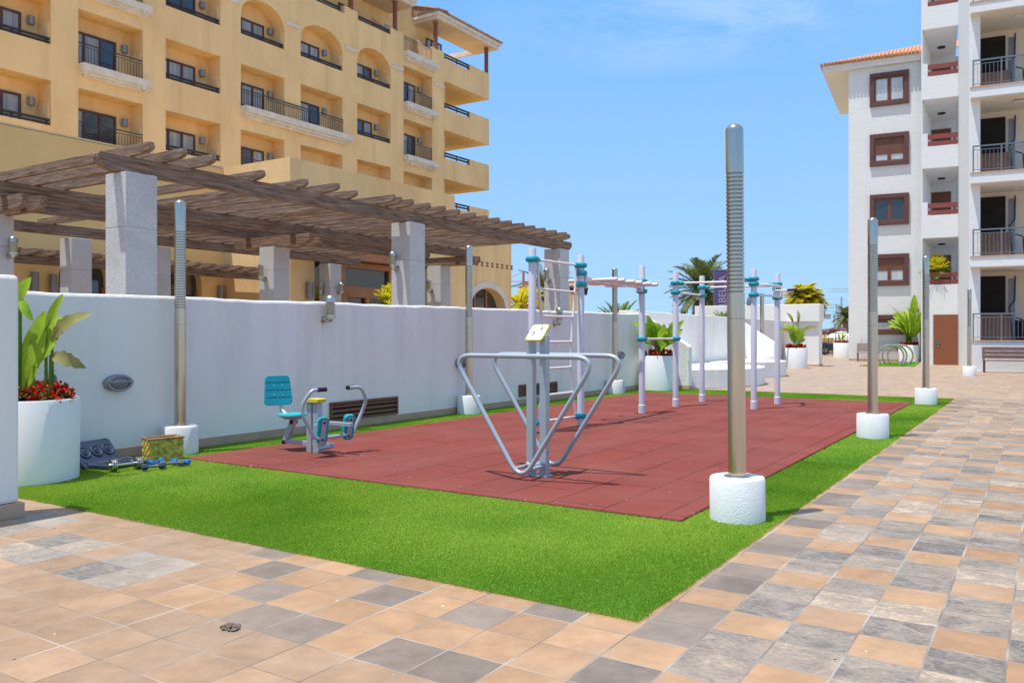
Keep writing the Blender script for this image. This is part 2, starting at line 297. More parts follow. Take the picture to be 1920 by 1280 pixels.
# ------------------------------------------------------------------ mesh builder
class MB:
    def __init__(s): s.v = []; s.f = []; s.m = []
    def quad(s, pts, mi=0):
        b = len(s.v); s.v += [tuple(p) for p in pts]; s.f.append(tuple(range(b, b + len(pts)))); s.m.append(mi)
    def box(s, x0, x1, y0, y1, z0, z1, mi=0):
        b = len(s.v)
        s.v += [(x0, y0, z0), (x1, y0, z0), (x1, y1, z0), (x0, y1, z0), (x0, y0, z1), (x1, y0, z1), (x1, y1, z1), (x0, y1, z1)]
        for q in ((0, 3, 2, 1), (4, 5, 6, 7), (0, 1, 5, 4), (1, 2, 6, 5), (2, 3, 7, 6), (3, 0, 4, 7)):
            s.f.append(tuple(b + i for i in q)); s.m.append(mi)
        return s
    def prism(s, poly, axis, a, b, mi=0):
        # polygon given in the two other axes, extruded along axis from a to b
        def P(p, t):
            if axis == 'x': return (t, p[0], p[1])
            if axis == 'y': return (p[0], t, p[1])
            return (p[0], p[1], t)
        n = len(poly); k = len(s.v)
        s.v += [P(p, a) for p in poly] + [P(p, b) for p in poly]
        s.f.append(tuple(k + i for i in range(n))[::-1]); s.m.append(mi)
        s.f.append(tuple(k + n + i for i in range(n))); s.m.append(mi)
        for i in range(n):
            j = (i + 1) % n; s.f.append((k + i, k + j, k + n + j, k + n + i)); s.m.append(mi)
        return s
    def tube(s, pts, r, n=10, closed=False, mi=0, caps=True):
        pts = [Vector(p) for p in pts]; m = len(pts); k0 = len(s.v); up = None
        rs = r if isinstance(r, (list, tuple)) else [r] * m
        for i, p in enumerate(pts):
            a = pts[i - 1] if (i > 0 or closed) else p; c = pts[(i + 1) % m] if (i < m - 1 or closed) else p
            d = (c - a).normalized()
            if up is None:
                up = Vector((0, 0, 1)) if abs(d.z) < .9 else Vector((1, 0, 0))
            x = (up - d * up.dot(d)).normalized(); y = d.cross(x); up = x
            for q in range(n):
                t = 2 * math.pi * q / n; s.v.append(tuple(p + (x * math.cos(t) + y * math.sin(t)) * rs[i]))
        for i in range(m if closed else m - 1):
            for q in range(n):
                a = k0 + i * n + q; b = k0 + i * n + (q + 1) % n; j = k0 + ((i + 1) % m) * n
                s.f.append((a, b, j + (q + 1) % n, j + q)); s.m.append(mi)
        if caps and not closed:
            s.f.append(tuple(k0 + q for q in range(n))[::-1]); s.m.append(mi)
            s.f.append(tuple(k0 + (m - 1) * n + q for q in range(n))); s.m.append(mi)
        return s
    def lathe(s, prof, n=24, c=(0, 0, 0), mi=0, sx=1, sy=1, mis=None, arc=None):
        k0 = len(s.v)
        for (r, z) in prof:
            for q in range(n):
                t = 2 * math.pi * q / n; s.v.append((c[0] + sx * r * math.cos(t), c[1] + sy * r * math.sin(t), c[2] + z))
        for i in range(len(prof) - 1):
            for q in range(n):
                a = k0 + i * n
                s.f.append((a + q, a + (q + 1) % n, a + n + (q + 1) % n, a + n + q)); s.m.append(mis[i] if mis else mi)
        if prof[0][0] > 1e-5: s.f.append(tuple(k0 + q for q in range(n))[::-1]); s.m.append(mis[0] if mis else mi)
        if prof[-1][0] > 1e-5: s.f.append(tuple(k0 + (len(prof) - 1) * n + q for q in range(n))); s.m.append(mis[-1] if mis else mi)
        return s
    def xf(s, M4, i0=0):
        for i in range(i0, len(s.v)): s.v[i] = tuple(M4 @ Vector(s.v[i]))
        return s
    def build(s, name, mats, parent=None, smooth=False, bevel=0, off=(0, 0, 0)):
        me = bpy.data.meshes.new(name)
        vs = [(a - off[0], b - off[1], c - off[2]) for a, b, c in s.v]
        me.from_pydata(vs, [], s.f)
        if isinstance(mats, str): mats = [mats]
        for q in mats: me.materials.append(MATS[q])
        me.polygons.foreach_set('material_index', s.m)
        if smooth:
            me.polygons.foreach_set('use_smooth', [True] * len(s.f)); me.set_sharp_from_angle(angle=R(38))
        me.update()
        bm = bmesh.new(); bm.from_mesh(me); bmesh.ops.recalc_face_normals(bm, faces=bm.faces); bm.to_mesh(me); bm.free()
        o = bpy.data.objects.new(name, me); C.objects.link(o)
        if parent: o.parent = parent
        if bevel:
            b = o.modifiers.new('bevel', 'BEVEL'); b.width = bevel; b.segments = 2; b.limit_method = 'ANGLE'
        return o
def tag(o, label, cat, group=None):
    o['label'] = label; o['category'] = cat
    if group: o['group'] = group
    return o
def thing(name, loc, label, cat, group=None, rz=0):
    o = bpy.data.objects.new(name, None); C.objects.link(o); o.location = loc; o.rotation_euler = (0, 0, rz)
    o.empty_display_size = .2
    return tag(o, label, cat, group)
def struct(o, kind='structure'): o['kind'] = kind; return o
def kids(o): return [x for x in bpy.data.objects if x.parent == o]
def dup(root, loc, label, rz=None, group=None):
    r = root.copy(); C.objects.link(r); r.location = loc; r['label'] = label
    if rz is not None: r.rotation_euler = (0, 0, rz)
    if group: r['group'] = group
    for ch in kids(root):
        c = ch.copy(); C.objects.link(c); c.parent = r
        for g in kids(ch):
            d = g.copy(); C.objects.link(d); d.parent = c
    return r
def fillet(pts, r, n=6, closed=False):
    P = [Vector(p) for p in pts]; out = []; m = len(P)
    for i, p in enumerate(P):
        if not closed and i in (0, m - 1): out.append(p); continue
        a = P[i - 1]; c = P[(i + 1) % m]; rr = r[i] if isinstance(r, (list, tuple)) else r
        da = (a - p); dc = (c - p); ang = da.angle(dc); t = min(rr / math.tan(ang / 2), da.length * .48, dc.length * .48)
        p0 = p + da.normalized() * t; p1 = p + dc.normalized() * t
        for k in range(n + 1):
            u = k / n; out.append(p0 * (1 - u) ** 2 + p * 2 * u * (1 - u) + p1 * u ** 2)
    return out
# ------------------------------------------------------------------ ground: pavement, lawn, rubber floor
def rng(i, j, k=0):
    return random.Random((i * 7919 + j * 104729 + k) & 0xffffffff).random()
PEACH = (.40, .245, .137); GREY = (.21, .168, .138); OLD = (.345, .225, .143); FAR = (.39, .283, .20)
GREYS = {(-8, 2), (-7, 1), (-5, 2), (-6, 3), (-6, 0), (-5, 0), (-3, 2), (-3, 0), (-2, 0), (-9, 3), (-2, 3)}
SLATES = {(-16, 1): .8, (-14, 1): .75, (-13, 1): .7, (-14, 0): .75, (-13, 0): .6, (-11, 0): .8, (-10, 0): .75, (-11, 1): .45, (-10, 1): .65, (-17, 2): .6, (-16, 2): .6}
def tile_col(i, j):
    if i >= 0:
        k = j // 1
        if (k - (2 if i % 2 == 0 else 1)) % 3 == 0:
            d = (rng(i, j) - .5) * .06; return (PEACH[0] + d, PEACH[1] + d * .8, PEACH[2] + d * .5, .05)
        if i == 0:
            d = .85 + .3 * rng(i, j); return (GREY[0] * d, GREY[1] * d, GREY[2] * d, .12)
        return (.33, .30, .275, .95)
    if (i, j) in SLATES: return (.37, .345, .31, SLATES[(i, j)])
    if (i, j) in GREYS:
        d = .9 + .25 * rng(i, j); return (GREY[0] * d, GREY[1] * d, GREY[2] * d, .10)
    d = .93 + .16 * rng(i, j)
    b = OLD if (j < 0 or i < -8) else PEACH
    return (b[0] * d, b[1] * d, b[2] * d, .06)
def make_pavement():
    v0, u0, p = -1.64, 2.67, .30
    V = []; F = []; UV = []; COL = []
    def q(x0, x1, y0, y1, uv, col):
        b = len(V); V.extend([(x0, y0, 0), (x1, y0, 0), (x1, y1, 0), (x0, y1, 0)]); F.append((b, b + 1, b + 2, b + 3)); UV.extend(uv); COL.append(col)
    I0, I1, J0, J1 = -26, 32, -13, 61
    for i in range(I0, I1):
        for j in range(J0, J1):
            x0 = v0 + i * p; y0 = u0 + j * p
            if x0 > -8.5 and x0 + p < -1.8 and y0 > 3.95 and y0 + p < 20.2: continue
            q(x0, x0 + p, y0, y0 + p, [(i, j), (i + .9999, j), (i + .9999, j + .9999), (i, j + .9999)], tile_col(i, j))
    xa, xb, ya, yb = v0 + I0 * p, v0 + I1 * p, u0 + J0 * p, u0 + J1 * p
    def big(x0, x1, y0, y1):
        f = lambda x, y: ((x - v0) / p, (y - u0) / p)
        q(x0, x1, y0, y1, [f(x0, y0), f(x1, y0), f(x1, y1), f(x0, y1)], (*FAR, .10))
    big(xa, xb, yb, 70); big(xb, 40, ya - 8, 70); big(-36, xa, -9, 70); big(xa, xb, ya - 8, ya)
    me = bpy.data.meshes.new('pavement'); me.from_pydata(V, [], F); me.materials.append(MATS['paving'])
    ul = me.uv_layers.new(name='UVMap'); ul.data.foreach_set('uv', [c for t in UV for c in t])
    at = me.attributes.new('tilecol', 'FLOAT_COLOR', 'FACE'); at.data.foreach_set('color', [c for t in COL for c in t])
    o = bpy.data.objects.new('pavement', me); C.objects.link(o); return struct(o)
make_pavement()
g = MB(); g.quad([(-1500, -300, -.06), (1500, -300, -.06), (1500, 2800, -.06), (-1500, 2800, -.06)]); struct(g.build('ground', 'dry_grass'))
GX0, GX1, GY0, GY1 = -8.84, -1.66, 3.74, 20.52
MX0, MX1, MY0, MY1 = -8.12, -2.28, 5.90, 18.60
g = MB(); g.box(GX0, GX1 - .02, GY0 + .02, GY1 - .02, -.02, .006); struct(g.build('turf_base', 'turf_soil'))
g = MB(); g.box(MX0, MX1, MY0, MY1, .002, .030); struct(g.build('rubber_floor', 'rubber_floor', bevel=.012))
def make_grass(name, n, regions, base=.005):
    rs = np.random.RandomState(3)
    tot = sum((r[1] - r[0]) * (r[3] - r[2]) * r[4] for r in regions)
    P = []
    for (a, b, c, d, wgt) in regions:
        k = int(n * (b - a) * (d - c) * wgt / tot)
        P.append(np.stack([rs.uniform(a, b, k), rs.uniform(c, d, k)], 1))
    P = np.concatenate(P)
    P = P + .004 * np.stack([np.sin(P[:, 1] * 9) + np.sin(P[:, 1] * 23 + 1), np.sin(P[:, 0] * 8) + np.sin(P[:, 0] * 21 + 2)], 1)
    ok = ~((P[:, 0] > MX0 + .01) & (P[:, 0] < MX1 - .01) & (P[:, 1] > MY0 + .01) & (P[:, 1] < MY1 - .01)); P = P[ok]
    # uneven trimmed edge
    k = len(P); dist = np.hypot(P[:, 0], P[:, 1])
    wd = (.0014 + .00055 * dist) * rs.uniform(.7, 1.2, k); h = rs.uniform(.009, .018, k)
    az = rs.uniform(0, 2 * np.pi, k); ln = rs.uniform(.2, .9, k) * h
    # the pile leans in broad brushed patches
    la = 1.2 * np.sin(P[:, 0] * 1.7 + 1) + 1.6 * np.cos(P[:, 1] * 1.1) + rs.normal(0, .9, k)
    cx, cy = np.cos(az) * wd / 2, np.sin(az) * wd / 2
    v = np.zeros((k, 3, 3)); v[:, 0, 0] = P[:, 0] - cx; v[:, 0, 1] = P[:, 1] - cy; v[:, 1, 0] = P[:, 0] + cx; v[:, 1, 1] = P[:, 1] + cy; v[:, :2, 2] = base
    v[:, 2, 0] = P[:, 0] + np.cos(la) * ln; v[:, 2, 1] = P[:, 1] + np.sin(la) * ln; v[:, 2, 2] = base + h
    me = bpy.data.meshes.new(name); me.vertices.add(k * 3); me.vertices.foreach_set('co', v.reshape(-1))
    me.loops.add(k * 3); me.loops.foreach_set('vertex_index', np.arange(k * 3, dtype=np.int32))
    me.polygons.add(k); me.polygons.foreach_set('loop_start', np.arange(0, k * 3, 3, dtype=np.int32)); me.polygons.foreach_set('loop_total', np.full(k, 3, np.int32))
    me.update(); me.materials.append(MATS['turf_blade'])
    o = bpy.data.objects.new(name, me); C.objects.link(o)
    o['label'] = 'bright green artificial grass around the red rubber floor'; o['category'] = 'grass'
    return struct(o, 'stuff')
make_grass('grass', 900000, [(GX0 + .02, GX1, GY0, MY0, 3.2), (MX1, GX1, MY0, 9.5, 2.4), (MX1, GX1, 9.5, GY1, .8), (GX0 + .02, MX0, MY0, GY1, .8), (MX0, MX1, MY1, GY1, .7)])
g = MB(); g.prism([(-7.1, 40.2), (-4.9, 40.7), (-5.4, 47.3), (-6.6, 47)], 'z', .0, .03); struct(g.build('lawn_patch', 'turf_soil'))
o = make_grass('grass_patch', 14000, [(-6.75, -5.25, 40.4, 46.9, 1)], .03); o['label'] = 'small patch of green artificial grass under the steel hoops'

# ------------------------------------------------------------------ white boundary wall
def slab_poly(name, pts, axis, a, b, mat, parent=None, bevel=0):
    return MB().prism(pts, axis, a, b).build(name, mat, parent, bevel=bevel)
bw = thing('boundary_wall', (-9.0, 10, 0), 'long white rendered wall behind the lawn, with vents and lamps on it', 'wall')
bo = bw.location
m = MB(); rw = random.Random(12); tops = []
for k in range(109):
    u = -1 + 21.68 * k / 108; z = 1.82 + (u + 1) * .03 / 5.4 if u < 4.4 else 1.85 + (u - 4.4) * .105 / 16.28
    tops.append((u, z + rw.gauss(0, .004) + .006 * math.sin(u * 2.3)))
m.prism([(-1, 0), (20.68, 0)] + tops[::-1], 'x', -9.15, -8.85)
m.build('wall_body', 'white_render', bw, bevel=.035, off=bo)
m = MB(); m.box(-8.85, -8.832, -1, 20.68, .0, .115); m.build('skirting', 'tile_base', bw, off=bo)
def vent(u0, u1, z0, z1, label):
    t = thing('wall_vent', (-8.85, (u0 + u1) / 2, z0), label, 'vent', 'louvred vents low in the boundary wall')
    m = MB(); h = z1 - z0; f = .035
    for (a, b, c, d) in ((u0, u1, z0, z0 + f), (u0, u1, z1 - f, z1), (u0, u0 + f, z0 + f, z1 - f), (u1 - f, u1, z0 + f, z1 - f)): m.box(-8.86, -8.815, a, b, c, d)
    m.build('frame', 'vent_brown', t, off=t.location)
    m = MB(); m.box(-8.855, -8.846, u0 + f, u1 - f, z0 + f, z1 - f); m.build('opening', 'vent_hole', t, off=t.location)
    for k in range(3):
        z = z0 + f + (h - 2 * f) * (k + .5) / 3
        m = MB(); m.prism([(-8.845, z + .022), (-8.82, z - .016), (-8.815, z - .008), (-8.84, z + .03)], 'y', u0 + f, u1 - f); m.build('louvre', 'vent_brown', t, off=t.location)
vent(8.85, 10.36, .13, .41, 'brown louvred vent low in the white wall behind the seated press machine')
vent(14.06, 15.59, .17, .405, 'brown louvred vent low in the white wall behind the climbing ladder')

fw = thing('wall_pier', (-6.78, 2.0, 0), 'white wall end at the left edge, standing on a tile base', 'wall')
fo = fw.location
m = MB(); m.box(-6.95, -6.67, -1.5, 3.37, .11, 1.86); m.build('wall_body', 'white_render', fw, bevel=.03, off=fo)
m = MB()
for k in range(16): m.box(-6.97, -6.645, 3.395 - .3 * (k + 1) + .004, 3.395 - .3 * k, 0, .11)
m.build('skirting', 'tile_base', fw, bevel=.004, off=fo)

# terrace walls and curved benches beyond the far corner of the lawn
aw = thing('terrace_wall', (-9.6, 29, 0), 'white shaded wall running back from the lawn behind the curved benches', 'wall'); ao = aw.location
m = MB(); m.prism([(20.68, 0), (38.5, 0), (38.5, 2.02), (20.68, 2.07)], 'x', -9.8, -9.5); m.box(-9.5, -9.152, 20.66, 20.9, 0, 1.95)
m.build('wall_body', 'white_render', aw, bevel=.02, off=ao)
for (uu, vend, zt, ze, lab) in ((20.56, -7.74, 2.0, 1.1, 'white sloping wing wall at the near end of the curved bench'), (30.6, -8.27, 2.0, 1.12, 'white sloping wing wall between the two curved benches')):
    t = thing('wing_wall', (-8.6, uu, 0), lab, 'wall', 'sloping wing walls of the terrace')
    vt = vend - (zt - ze) / .65
    top = [(vt, zt), (-9.498, zt)] if vt > -9.48 else [(-9.498, ze + (vend + 9.498) * .65)]
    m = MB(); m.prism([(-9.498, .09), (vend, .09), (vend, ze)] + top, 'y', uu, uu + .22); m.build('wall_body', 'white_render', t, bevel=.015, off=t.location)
    m = MB(); m.prism([(-9.2, 0), (vend + .02, 0), (vend + .02, .09), (-9.2, .09)], 'y', uu - .015, uu + .235); m.build('skirting', 'tile_base', t, off=t.location)
for (cu, r, h, lo, hi, lab) in ((23.25, 2.75, .50, 20.78, 26.1, 'low white curved bench, the nearer and longer of two'), (28.6, 2.0, .52, 26.3, 30.6, 'low white curved bench, the farther of two')):
    pts = []
    for k in range(33):
        a = -math.pi / 2 + math.pi * k / 32; x = -9.4 + r * math.cos(a); y = cu + r * math.sin(a)
        if lo <= y <= hi: pts.append((x, y))
    pts = [(-9.498, pts[0][1])] + pts + [(-9.498, pts[-1][1])]
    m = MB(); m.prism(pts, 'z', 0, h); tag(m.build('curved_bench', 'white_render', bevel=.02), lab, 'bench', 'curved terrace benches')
ew = thing('planter_wall', (-11, 38.6, 0), 'white wall with a thick projecting top band facing the camera beyond the benches', 'wall'); eo = ew.location
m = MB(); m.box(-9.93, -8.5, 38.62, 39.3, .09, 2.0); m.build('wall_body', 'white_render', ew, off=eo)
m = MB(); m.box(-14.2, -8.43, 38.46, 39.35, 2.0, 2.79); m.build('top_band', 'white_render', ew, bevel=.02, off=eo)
m = MB(); m.box(-9.93, -8.48, 38.6, 39.32, 0, .09); m.build('skirting', 'tile_base', ew, off=eo)

# ------------------------------------------------------------------ yellow hotel
HV = -30.5; HB = -31.35
hotel = thing('hotel_building', (-33, 28, 0), 'large yellow stucco hotel with recessed balconies behind the pergola', 'building'); ho = hotel.location
# openings: (u0,u1,z0,z1,kind)   kind: r plain / s white slab balcony / a arch
OPS = []
cols = {0: (13.85, 16.5), 1: (17.52, 20.17), 2: (21.2, 23.9), 3: (25.0, 27.55), 4: (28.58, 31.45), 5: (32.53, 35.2), 6: (36.3, 38.9)}
for fl, zt in ((0, 10.66), (1, 13.62), (2, 16.62)):
    f = zt - 2.07
    for c, (a, b) in cols.items():
        if c in (1, 6): OPS.append((a, b, f, zt, 's', c, fl))
        elif c in (3, 4) and fl == 1: OPS.append((a, b, f, zt, 'l', c, fl))
        elif c in (3, 4) and fl == 0: OPS.append((a, b, f, zt, 'i', c, fl))
        elif c in (3, 4, 5) and fl == 2: OPS.append((a, b, f + .42, 16.8, 'a', c, fl))
        else: OPS.append((a, b, f + .42, zt, 'p', c, fl))
for zt in (7.7,):
    for c in (6,): OPS.append((*cols[c], zt - 2.07, zt, 's', c, -1))
for c in (0, 1, 2): OPS.append((*cols[c], 17.56 - (.0 if c == 1 else -.42), 19.7, 's' if c == 1 else 'p', c, 3))
OPS.sort()
def facade(u0, u1, z0, z1, ops, v, vb, arch_rise=1.05):
    """front sheet at x=v with recessed boxes behind the openings"""
    m = MB()
    us = sorted({u0, u1} | {o[0] for o in ops} | {o[1] for o in ops}); zs = sorted({z0, z1} | {o[2] for o in ops} | {o[3] for o in ops})
    for a, b in zip(us, us[1:]):
        run = None
        for c, d in zip(zs, zs[1:]):
            cu, cz = (a + b) / 2, (c + d) / 2
            hole = any(o[0] < cu < o[1] and o[2] < cz < o[3] for o in ops)
            if hole:
                if run: m.quad([(v, a, run[0]), (v, b, run[0]), (v, b, run[1]), (v, a, run[1])]); run = None
            else: run = (run[0], d) if run else (c, d)
        if run: m.quad([(v, a, run[0]), (v, b, run[0]), (v, b, run[1]), (v, a, run[1])])
    for (a, b, c, d, kind, *_r) in ops:
        if kind == 'a':
            n = 14; sp = d - arch_rise; arc = []
            for k in range(n + 1):
                t = math.pi * k / n; x = (a + b) / 2 - (b - a) / 2 * math.cos(t); z = sp + arch_rise * math.sin(t) ** .8
                arc.append((x, z))
            for p, q in zip(arc, arc[1:]):
                m.quad([(v, p[0], p[1]), (v, q[0], q[1]), (v, q[0], d), (v, p[0], d)])
                m.quad([(v, p[0], p[1]), (vb, p[0], p[1]), (vb, q[0], q[1]), (v, q[0], q[1])])
            m.quad([(v, a, c), (vb, a, c), (vb, a, sp), (v, a, sp)]); m.quad([(v, b, c), (vb, b, c), (vb, b, sp), (v, b, sp)])
        else:
            m.quad([(v, a, c), (vb, a, c), (vb, a, d), (v, a, d)]); m.quad([(v, b, c), (vb, b, c), (vb, b, d), (v, b, d)])
            m.quad([(v, a, d), (vb, a, d), (vb, b, d), (v, b, d)])
        m.quad([(v, a, c), (vb, a, c), (vb, b, c), (v, b, c)])
        m.quad([(vb, a, c), (vb, b, c), (vb, b, d), (vb, a, d)])
    return m
UE = 41.3
fops = [o for o in OPS]
m = facade(2, 40.07, 3, 17.5, [o for o in fops if o[6] < 3], HV, HB)
m.build('main_facade', 'stucco', hotel, off=ho)
# left part rises higher, out of the frame; terrace parapets over columns 3-5
m = facade(2, 24.5, 17.5, 21.5, [o for o in fops if o[6] == 3], HV, HB); m.quad([(HV, 24.5, 17.5), (-34, 24.5, 17.5), (-34, 24.5, 21.5), (HV, 24.5, 21.5)])
m.build('left_upper_facade', 'stucco', hotel, off=ho)
for pr in ([(24.5, 17.5), (36.3, 17.5), (36.3, 18.42), (35.2, 18.42), (35.2, 18.0), (32.6, 18.0), (32.6, 18.42), (31.6, 18.42), (31.6, 18.0), (24.5, 18.0)], [(38.9, 17.5), (40.07, 17.5), (40.07, 18.42), (38.9, 18.42)]):
    m = MB(); m.prism(pr, 'x', HV - .2, HV); m.build('terrace_parapet', 'stucco', hotel, off=ho)
# body, end wall of the recessed corner, set-back top storey
m = MB(); m.box(-46, HB - .002, 2, UE, 3, 17.5); m.build('rear_block', 'stucco', hotel, off=ho)
m = MB(); m.box(-46, -32.0, 24.5, UE, 17.5, 20.4); m.prism([(33.2, 20.4), (41.3, 20.4), (41.3, 20.9), (37.2, 21.3), (37.2, 23.2), (33.2, 23.2)], 'x', -38, -32.01)
m.build('top_storey', 'stucco', hotel, off=ho)
# corner balconies beyond the last pillar
for (zb, zt, step) in ((16.70, 18.40, True), (13.76, 15.43, False), (10.81, 12.44, False), (7.9, 9.52, False)):
    m = MB()
    m.box(HV - .18, HV, 40.07, 42.72, zb, zt - .38); m.box(HV - .18, HV, 42.72, 44.87, zb, zt)
    m.box(-36, HV - .18, 44.69, 44.87, zb, zt); m.box(-36, HV - .18, 40.07, 44.69, zb, zb + .18)
    m.build('corner_balcony', 'stucco', hotel, off=ho)
    m = MB(); m.box(HV - .13, HV - .05, 40.1, 42.7, zt - .26, zt - .16); m.box(HV - .13, HV - .05, 40.1, 42.7, zt - .09, zt + .0)
    for k in range(3): m.box(HV - .11, HV - .07, 40.2 + k * 1.2, 40.26 + k * 1.2, zt - .38, zt - .02)
    m.build('corner_rail', 'rail_dark', hotel, off=ho)
for (a, b) in ((39.14, 40.05), (31.64, 32.5), (35.25, 36.2), (27.6, 28.5), (24.1, 24.95)):
    m = MB(); m.box(HV, HV + .07, a, b, 16.2, 16.36); m.build('string_course', 'cornice', hotel, off=ho)
# doors, lamps, rails, slabs
def door_mesh(wd, hh):
    m = MB(); f = .09
    m.box(0, .06, 0, f, 0, hh); m.box(0, .06, wd - f, wd, 0, hh); m.box(0, .06, f, wd - f, hh - f, hh); m.box(0, .06, wd * .33 - .05, wd * .33 + .05, 0, hh - f); m.box(0, .06, wd * .66 - .05, wd * .66 + .05, 0, hh - f)
    return m
PANE = {}
def hotel_door(a, z, hh, k):
    x = HB + .012; wd = 1.98
    m = door_mesh(wd, hh); m.xf(Matrix.Translation((x, a, z))); d = m.build('balcony_door', 'dark_wood', hotel, off=ho)
    for q in range(3):
        m = MB(); p0 = a + wd * (.33 * q) + .06; p1 = a + wd * (.33 * (q + 1)) - .04
        m.quad([(x + .03, p0, z + .05), (x + .03, p1, z + .05), (x + .03, p1, z + hh - .09), (x + .03, p0, z + hh - .09)])
        dark = rng(k, q) < .30
        m.build('pane', 'glass_dark' if dark else 'glass_curtain', d, off=ho)
for k, (a, b, c, d, kind, col, fl) in enumerate(OPS):
    fz = d - 2.07 if kind != 'a' else 14.55
    if kind == 'p': fz = d - 2.07
    hh = 1.52 if kind != 'a' else 1.5
    if fl == 3: hh = 1.6
    hotel_door(a + .02, c, hh if kind in ('s', 'l', 'i') else hh - .40, k)
    m = MB(); m.lathe([(.12, 0), (.12, .30)], 10, (HB + .12, a + 2.32, fz + 1.2)); m.build('balcony_lamp', 'lamp_grey', hotel, off=ho)
    # lower partition inside the balcony
    m = MB(); m.box(HB + .002, HV - .12, b - .05, b - .004, c, c + (1.15 if c < fz + .2 else .85)); m.build('partition', 'stucco_pale', hotel, off=ho)
    if kind in ('p', 'a'):
        m = MB()
        m.box(HV - .15, HV - .07, a, b, c + .06, c + .13); m.box(HV - .15, HV - .07, a, b, c + .18, c + .26)
        for q in range(3): m.box(HV - .14, HV - .10, a + .1 + q * (b - a - .25) / 2, a + .18 + q * (b - a - .25) / 2, c, c + .22)
        m.build('wood_rail', 'rail_dark', hotel, off=ho)
    if kind in ('s', 'i'):
        m = MB(); m.box(HV - .04, HV, a + .01, b - .01, c + .80, c + .84); m.box(HV - .03, HV - .01, a + .01, b - .01, c + .70, c + .72); m.box(HV - .03, HV - .01, a + .01, b - .01, c + .06, c + .08)
        n = int((b - a) / .125)
        for q in range(n + 1):
            u = a + .02 + (b - a - .05) * q / n; m.box(HV - .028, HV - .012, u, u + .014, c + .08, c + .70)
        m.build('balcony_railing', 'rail_iron', hotel, off=ho)
    if kind == 's':
        m = MB(); A, B = a + .02, b + .24
        m.box(HV, HV + .30, A, B, c - .26, c + .02); m.box(HV, HV + .22, A + .06, B - .06, c - .36, c - .26); m.box(HV, HV + .14, A + .12, B - .12, c - .46, c - .36)
        m.box(HV + .2, HV + .29, A + .3, A + .42, c - .40, c - .26); m.box(HV + .2, HV + .29, B - .42, B - .3, c - .40, c - .26)
        m.build('balcony_slab', 'cornice', hotel, off=ho)
# long balcony with an iron rail in front of columns 3 and 4
m = MB(); m.box(HV, HV + .36, 25.0, 31.82, 11.42, 11.70); m.box(HV, HV + .26, 25.05, 31.7, 11.30, 11.42); m.box(HV, HV + .15, 25.1, 31.6, 11.18, 11.30); m.build('balcony_slab', 'cornice', hotel, off=ho)
m = MB(); A, B, c = 25.02, 31.43, 11.70; X = HV + .04
for z0, z1 in ((.74, .78), (.62, .64), (.05, .07)): m.box(X, X + .03, A, B, c + z0, c + z1)
for q in range(52):
    u = A + (B - A - .02) * q / 51; m.box(X + .006, X + .022, u, u + .014, c + .05, c + .74)
m.build('balcony_railing', 'rail_iron', hotel, off=ho)
# terrace storey: railing, rails, doors on the set-back wall
for (a, b) in ((25.0, 27.6), (28.4, 31.4), (32.6, 35.2), (40.2, 42.5)):
    x = -31.98; fz = 17.5
    if a > 40: x = HB + .01
    m = door_mesh(1.5, 1.75); m.xf(Matrix.Translation((x, a + .05 - (.9 if a > 40 else 0), fz))); dd = m.build('terrace_door', 'dark_wood', hotel, off=ho)
    m = MB(); m.quad([(x + .02, a + .1 - (.9 if a > 40 else 0), fz + .05), (x + .02, a + 1.4 - (.9 if a > 40 else 0), fz + .05), (x + .02, a + 1.4 - (.9 if a > 40 else 0), fz + 1.7), (x + .02, a + .1 - (.9 if a > 40 else 0), fz + 1.7)]); m.build('pane', 'glass_curtain', dd, off=ho)
    if a < 40:
        m = MB(); m.box(HV - .15, HV - .07, a, b, 18.06, 18.13); m.box(HV - .15, HV - .07, a, b, 18.2, 18.28)
        for q in range(3): m.box(HV - .14, HV - .1, a + .1 + q * (b - a - .25) / 2, a + .18 + q * (b - a - .25) / 2, 18, 18.22)
        m.build('wood_rail', 'rail_dark', hotel, off=ho)
        m = MB(); m.lathe([(.12, 0), (.12, .3)], 10, (-31.9, a + 2.0, 18.3)); m.build('balcony_lamp', 'lamp_grey', hotel, off=ho)
for (a, b) in ((35.4, 35.45), (38.95, 39.0)):
    m = MB(); m.prism([(-32, 17.5), (HV - .1, 17.5), (HV - .1, 18.2), (-32, 19.3)], 'y', a, b); m.build('terrace_partition', 'stucco_pale', hotel, off=ho)
m = MB(); A, B, c = 36.32, 38.88, 17.45
for z0, z1 in ((.80, .84), (.70, .72), (.05, .07)): m.box(HV - .03, HV, A, B, c + z0, c + z1)
for q in range(22):
    u = A + (B - A - .02) * q / 21; m.box(HV - .024, HV - .008, u, u + .014, c + .05, c + .7)
m.build('balcony_railing', 'rail_iron', hotel, off=ho)
m = MB(); A, B, c = 36.32, 39.16, 17.42
m.box(HV, HV + .30, A, B, c - .28, c + .02); m.box(HV, HV + .22, A + .06, B - .06, c - .40, c - .28); m.box(HV, HV + .14, A + .12, B - .12, c - .5, c - .4); m.build('balcony_slab', 'cornice', hotel, off=ho)
m = MB(); m.quad([(-31.98, 36.4, 17.5), (-31.98, 37.4, 17.5), (-31.98, 37.4, 19.3), (-31.98, 36.4, 19.3)]); m.build('terrace_window', 'glass_curtain', hotel, off=ho)
